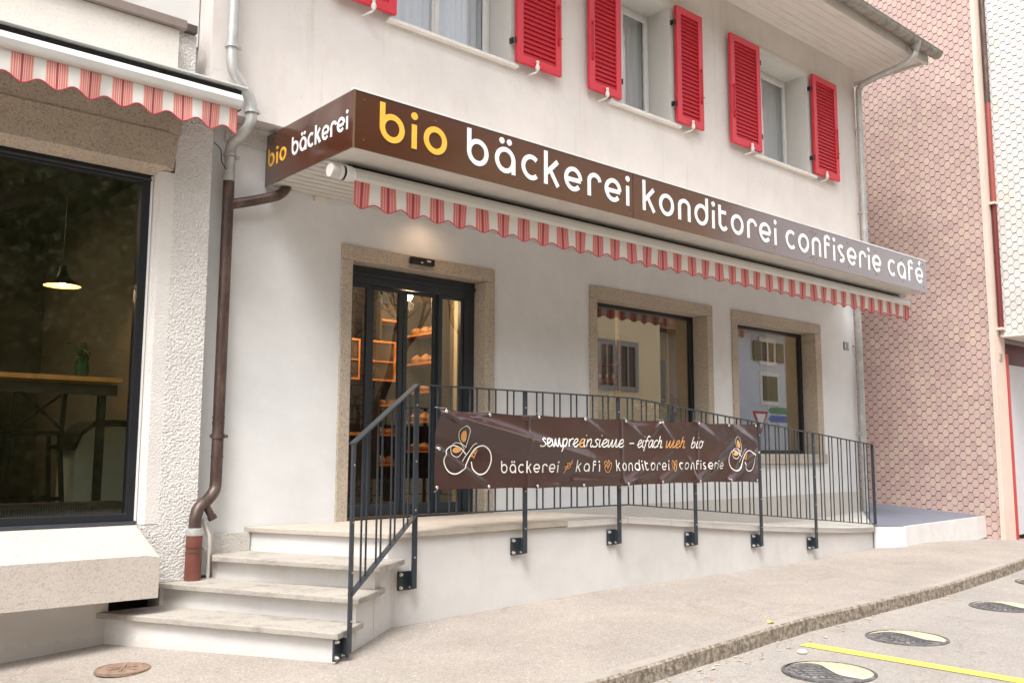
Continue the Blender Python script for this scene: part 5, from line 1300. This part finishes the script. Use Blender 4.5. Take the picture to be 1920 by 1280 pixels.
def tree(name, label, x, y, z, h, spread, leaves, seed, leafm=LEAFB, lsize=.22):
    rnd = random.Random(seed); T = thing(name, label, 'tree', (x, y, z), 'trees across the street'); wd = MB(); lf = MB(); tips = []
    def grow(p, d, L, r, dep):
        pts = [p]; 
        for k in range(4):
            d = (d+Vector((rnd.uniform(-.25, .25), rnd.uniform(-.25, .25), rnd.uniform(-.08, .22)))).normalized(); p = p+d*L/4; pts.append(p)
        wd.tube(pts, [r*(1-.12*i) for i in range(5)], 6, cap=False)
        if dep == 0 or r < .012: tips.append(p); return
        for k in range(rnd.choice((2, 3))):
            nd = (d+Vector((rnd.uniform(-1, 1), rnd.uniform(-1, 1), rnd.uniform(-.3, .8)))*.75).normalized(); grow(p, nd, L*rnd.uniform(.62, .85), r*.6, dep-1)
    grow(Vector((x, y, z)), Vector((0, 0, 1)), h*.36, h*.028, 5)
    for p in tips:
        for k in range(leaves):
            c = p+Vector((rnd.gauss(0, 1), rnd.gauss(0, 1), rnd.gauss(0, .8)))*spread; d1 = Vector((rnd.uniform(-1, 1), rnd.uniform(-1, 1), rnd.uniform(-1, 1))).normalized()*lsize; d2 = d1.orthogonal().normalized()*lsize*.5
            lf.add([c-d1, c+d2, c+d1, c-d2], [(0, 1, 2, 3)])
    wd.build('trunk', BARK, T, smooth=True)
    if leaves: lf.build('crown', leafm, T)
tree('broadleaf_tree', 'bushy green-brown tree standing left across the street', 4.5, -13.5, -.9, 9, .9, 34, 3, LEAFB, .11)
tree('broadleaf_tree', 'olive leafed tree beside the stone wall across the street', 8.2, -14, -.8, 8, .8, 26, 5, LEAFB, .11)
tree('broadleaf_tree', 'leafy tree at the far left across the street', .5, -14, -1, 8, .9, 26, 9, LEAFB, .11)
tree('bare_tree', 'nearly bare tree in front of the stone wall', 13.4, -12.6, -.6, 6.5, .5, 1, 12, LEAFB, .10)
tree('bare_tree', 'second nearly bare tree right of the first before the stone wall', 16.6, -12.9, -.6, 6, .5, 1, 15, LEAFB, .10)
ys = thing('yield_sign', 'white triangular give way sign with a red border across the junction', 'road sign', (23.1, -8, -.6))
MB().tube([(23.185, -8.03, -.6), (23.185, -8.03, 1.8)], .03, 10).build('post', ZINC, ys)
MB().prism([(22.80, 1.83), (23.57, 1.83), (23.185, 1.18)], 'y', -8.0, -7.98).build('red_border', simple('sign_red', (.5, .02, .03), .4), ys)
MB().prism([(22.92, 1.76), (23.45, 1.76), (23.185, 1.31)], 'y', -7.979, -7.972).build('white_field', LETW, ys)
dsn = thing('direction_sign', 'green and blue arrow shaped direction signs on one post', 'road sign', (24.2, -8.3, -.6))
MB().tube([(24.6, -8.33, -.6), (24.6, -8.33, 2.05)], .035, 10).build('post', ZINC, dsn)
for z, m0 in ((1.80, SIGNGR), (1.55, SIGNBL)): MB().prism([(24.05, z+.10), (24.2, z+.20), (25.12, z+.20), (25.12, z), (24.2, z)], 'y', -8.3, -8.28).build('arrow_board', m0, dsn)
# parked white car in the reflection
def car(x, y, z, label):
    T = thing('parked_car', label, 'car', (x, y, z))
    prof = [(-2.0, .35), (-2.05, .65), (-1.9, .82), (-1.0, .92), (-.45, 1.36), (.9, 1.40), (1.65, 1.0), (2.0, .92), (2.08, .55), (2.0, .33)]
    b = MB(); b.prism([(x+u, z+v) for u, v in prof], 'y', y-.85, y+.85).build('body', CARW, T, bevel=.08)
    MB().prism([(x-.85, z+.95), (x-.42, z+1.30), (x+.85, z+1.34), (x+1.40, z+.98)], 'y', y+.851, y+.858).prism([(x-.85, z+.95), (x-.42, z+1.30), (x+.85, z+1.34), (x+1.40, z+.98)], 'y', y-.858, y-.851).build('side_windows', BLACK, T)
    for sx in (-1.3, 1.3):
        for sy in (-1, 1):
            wq = MB().tube([(x+sx, y+sy*.70, z+.32), (x+sx, y+sy*.87, z+.32)], .32, 20).build('wheel', RUBBER, T, smooth=True); MB().tube([(x+sx, y+sy*.871, z+.32), (x+sx, y+sy*.88, z+.32)], .2, 16).build('rim', ZINC, wq)
    for sy in (-.6, .6): MB().box(x-2.06, x-1.98, y+sy-.15, y+sy+.15, z+.62, z+.76).build('headlight', LETW, T)
car(22.4, -6.6, rz(20, 0)+.1, 'white parked car across the road');
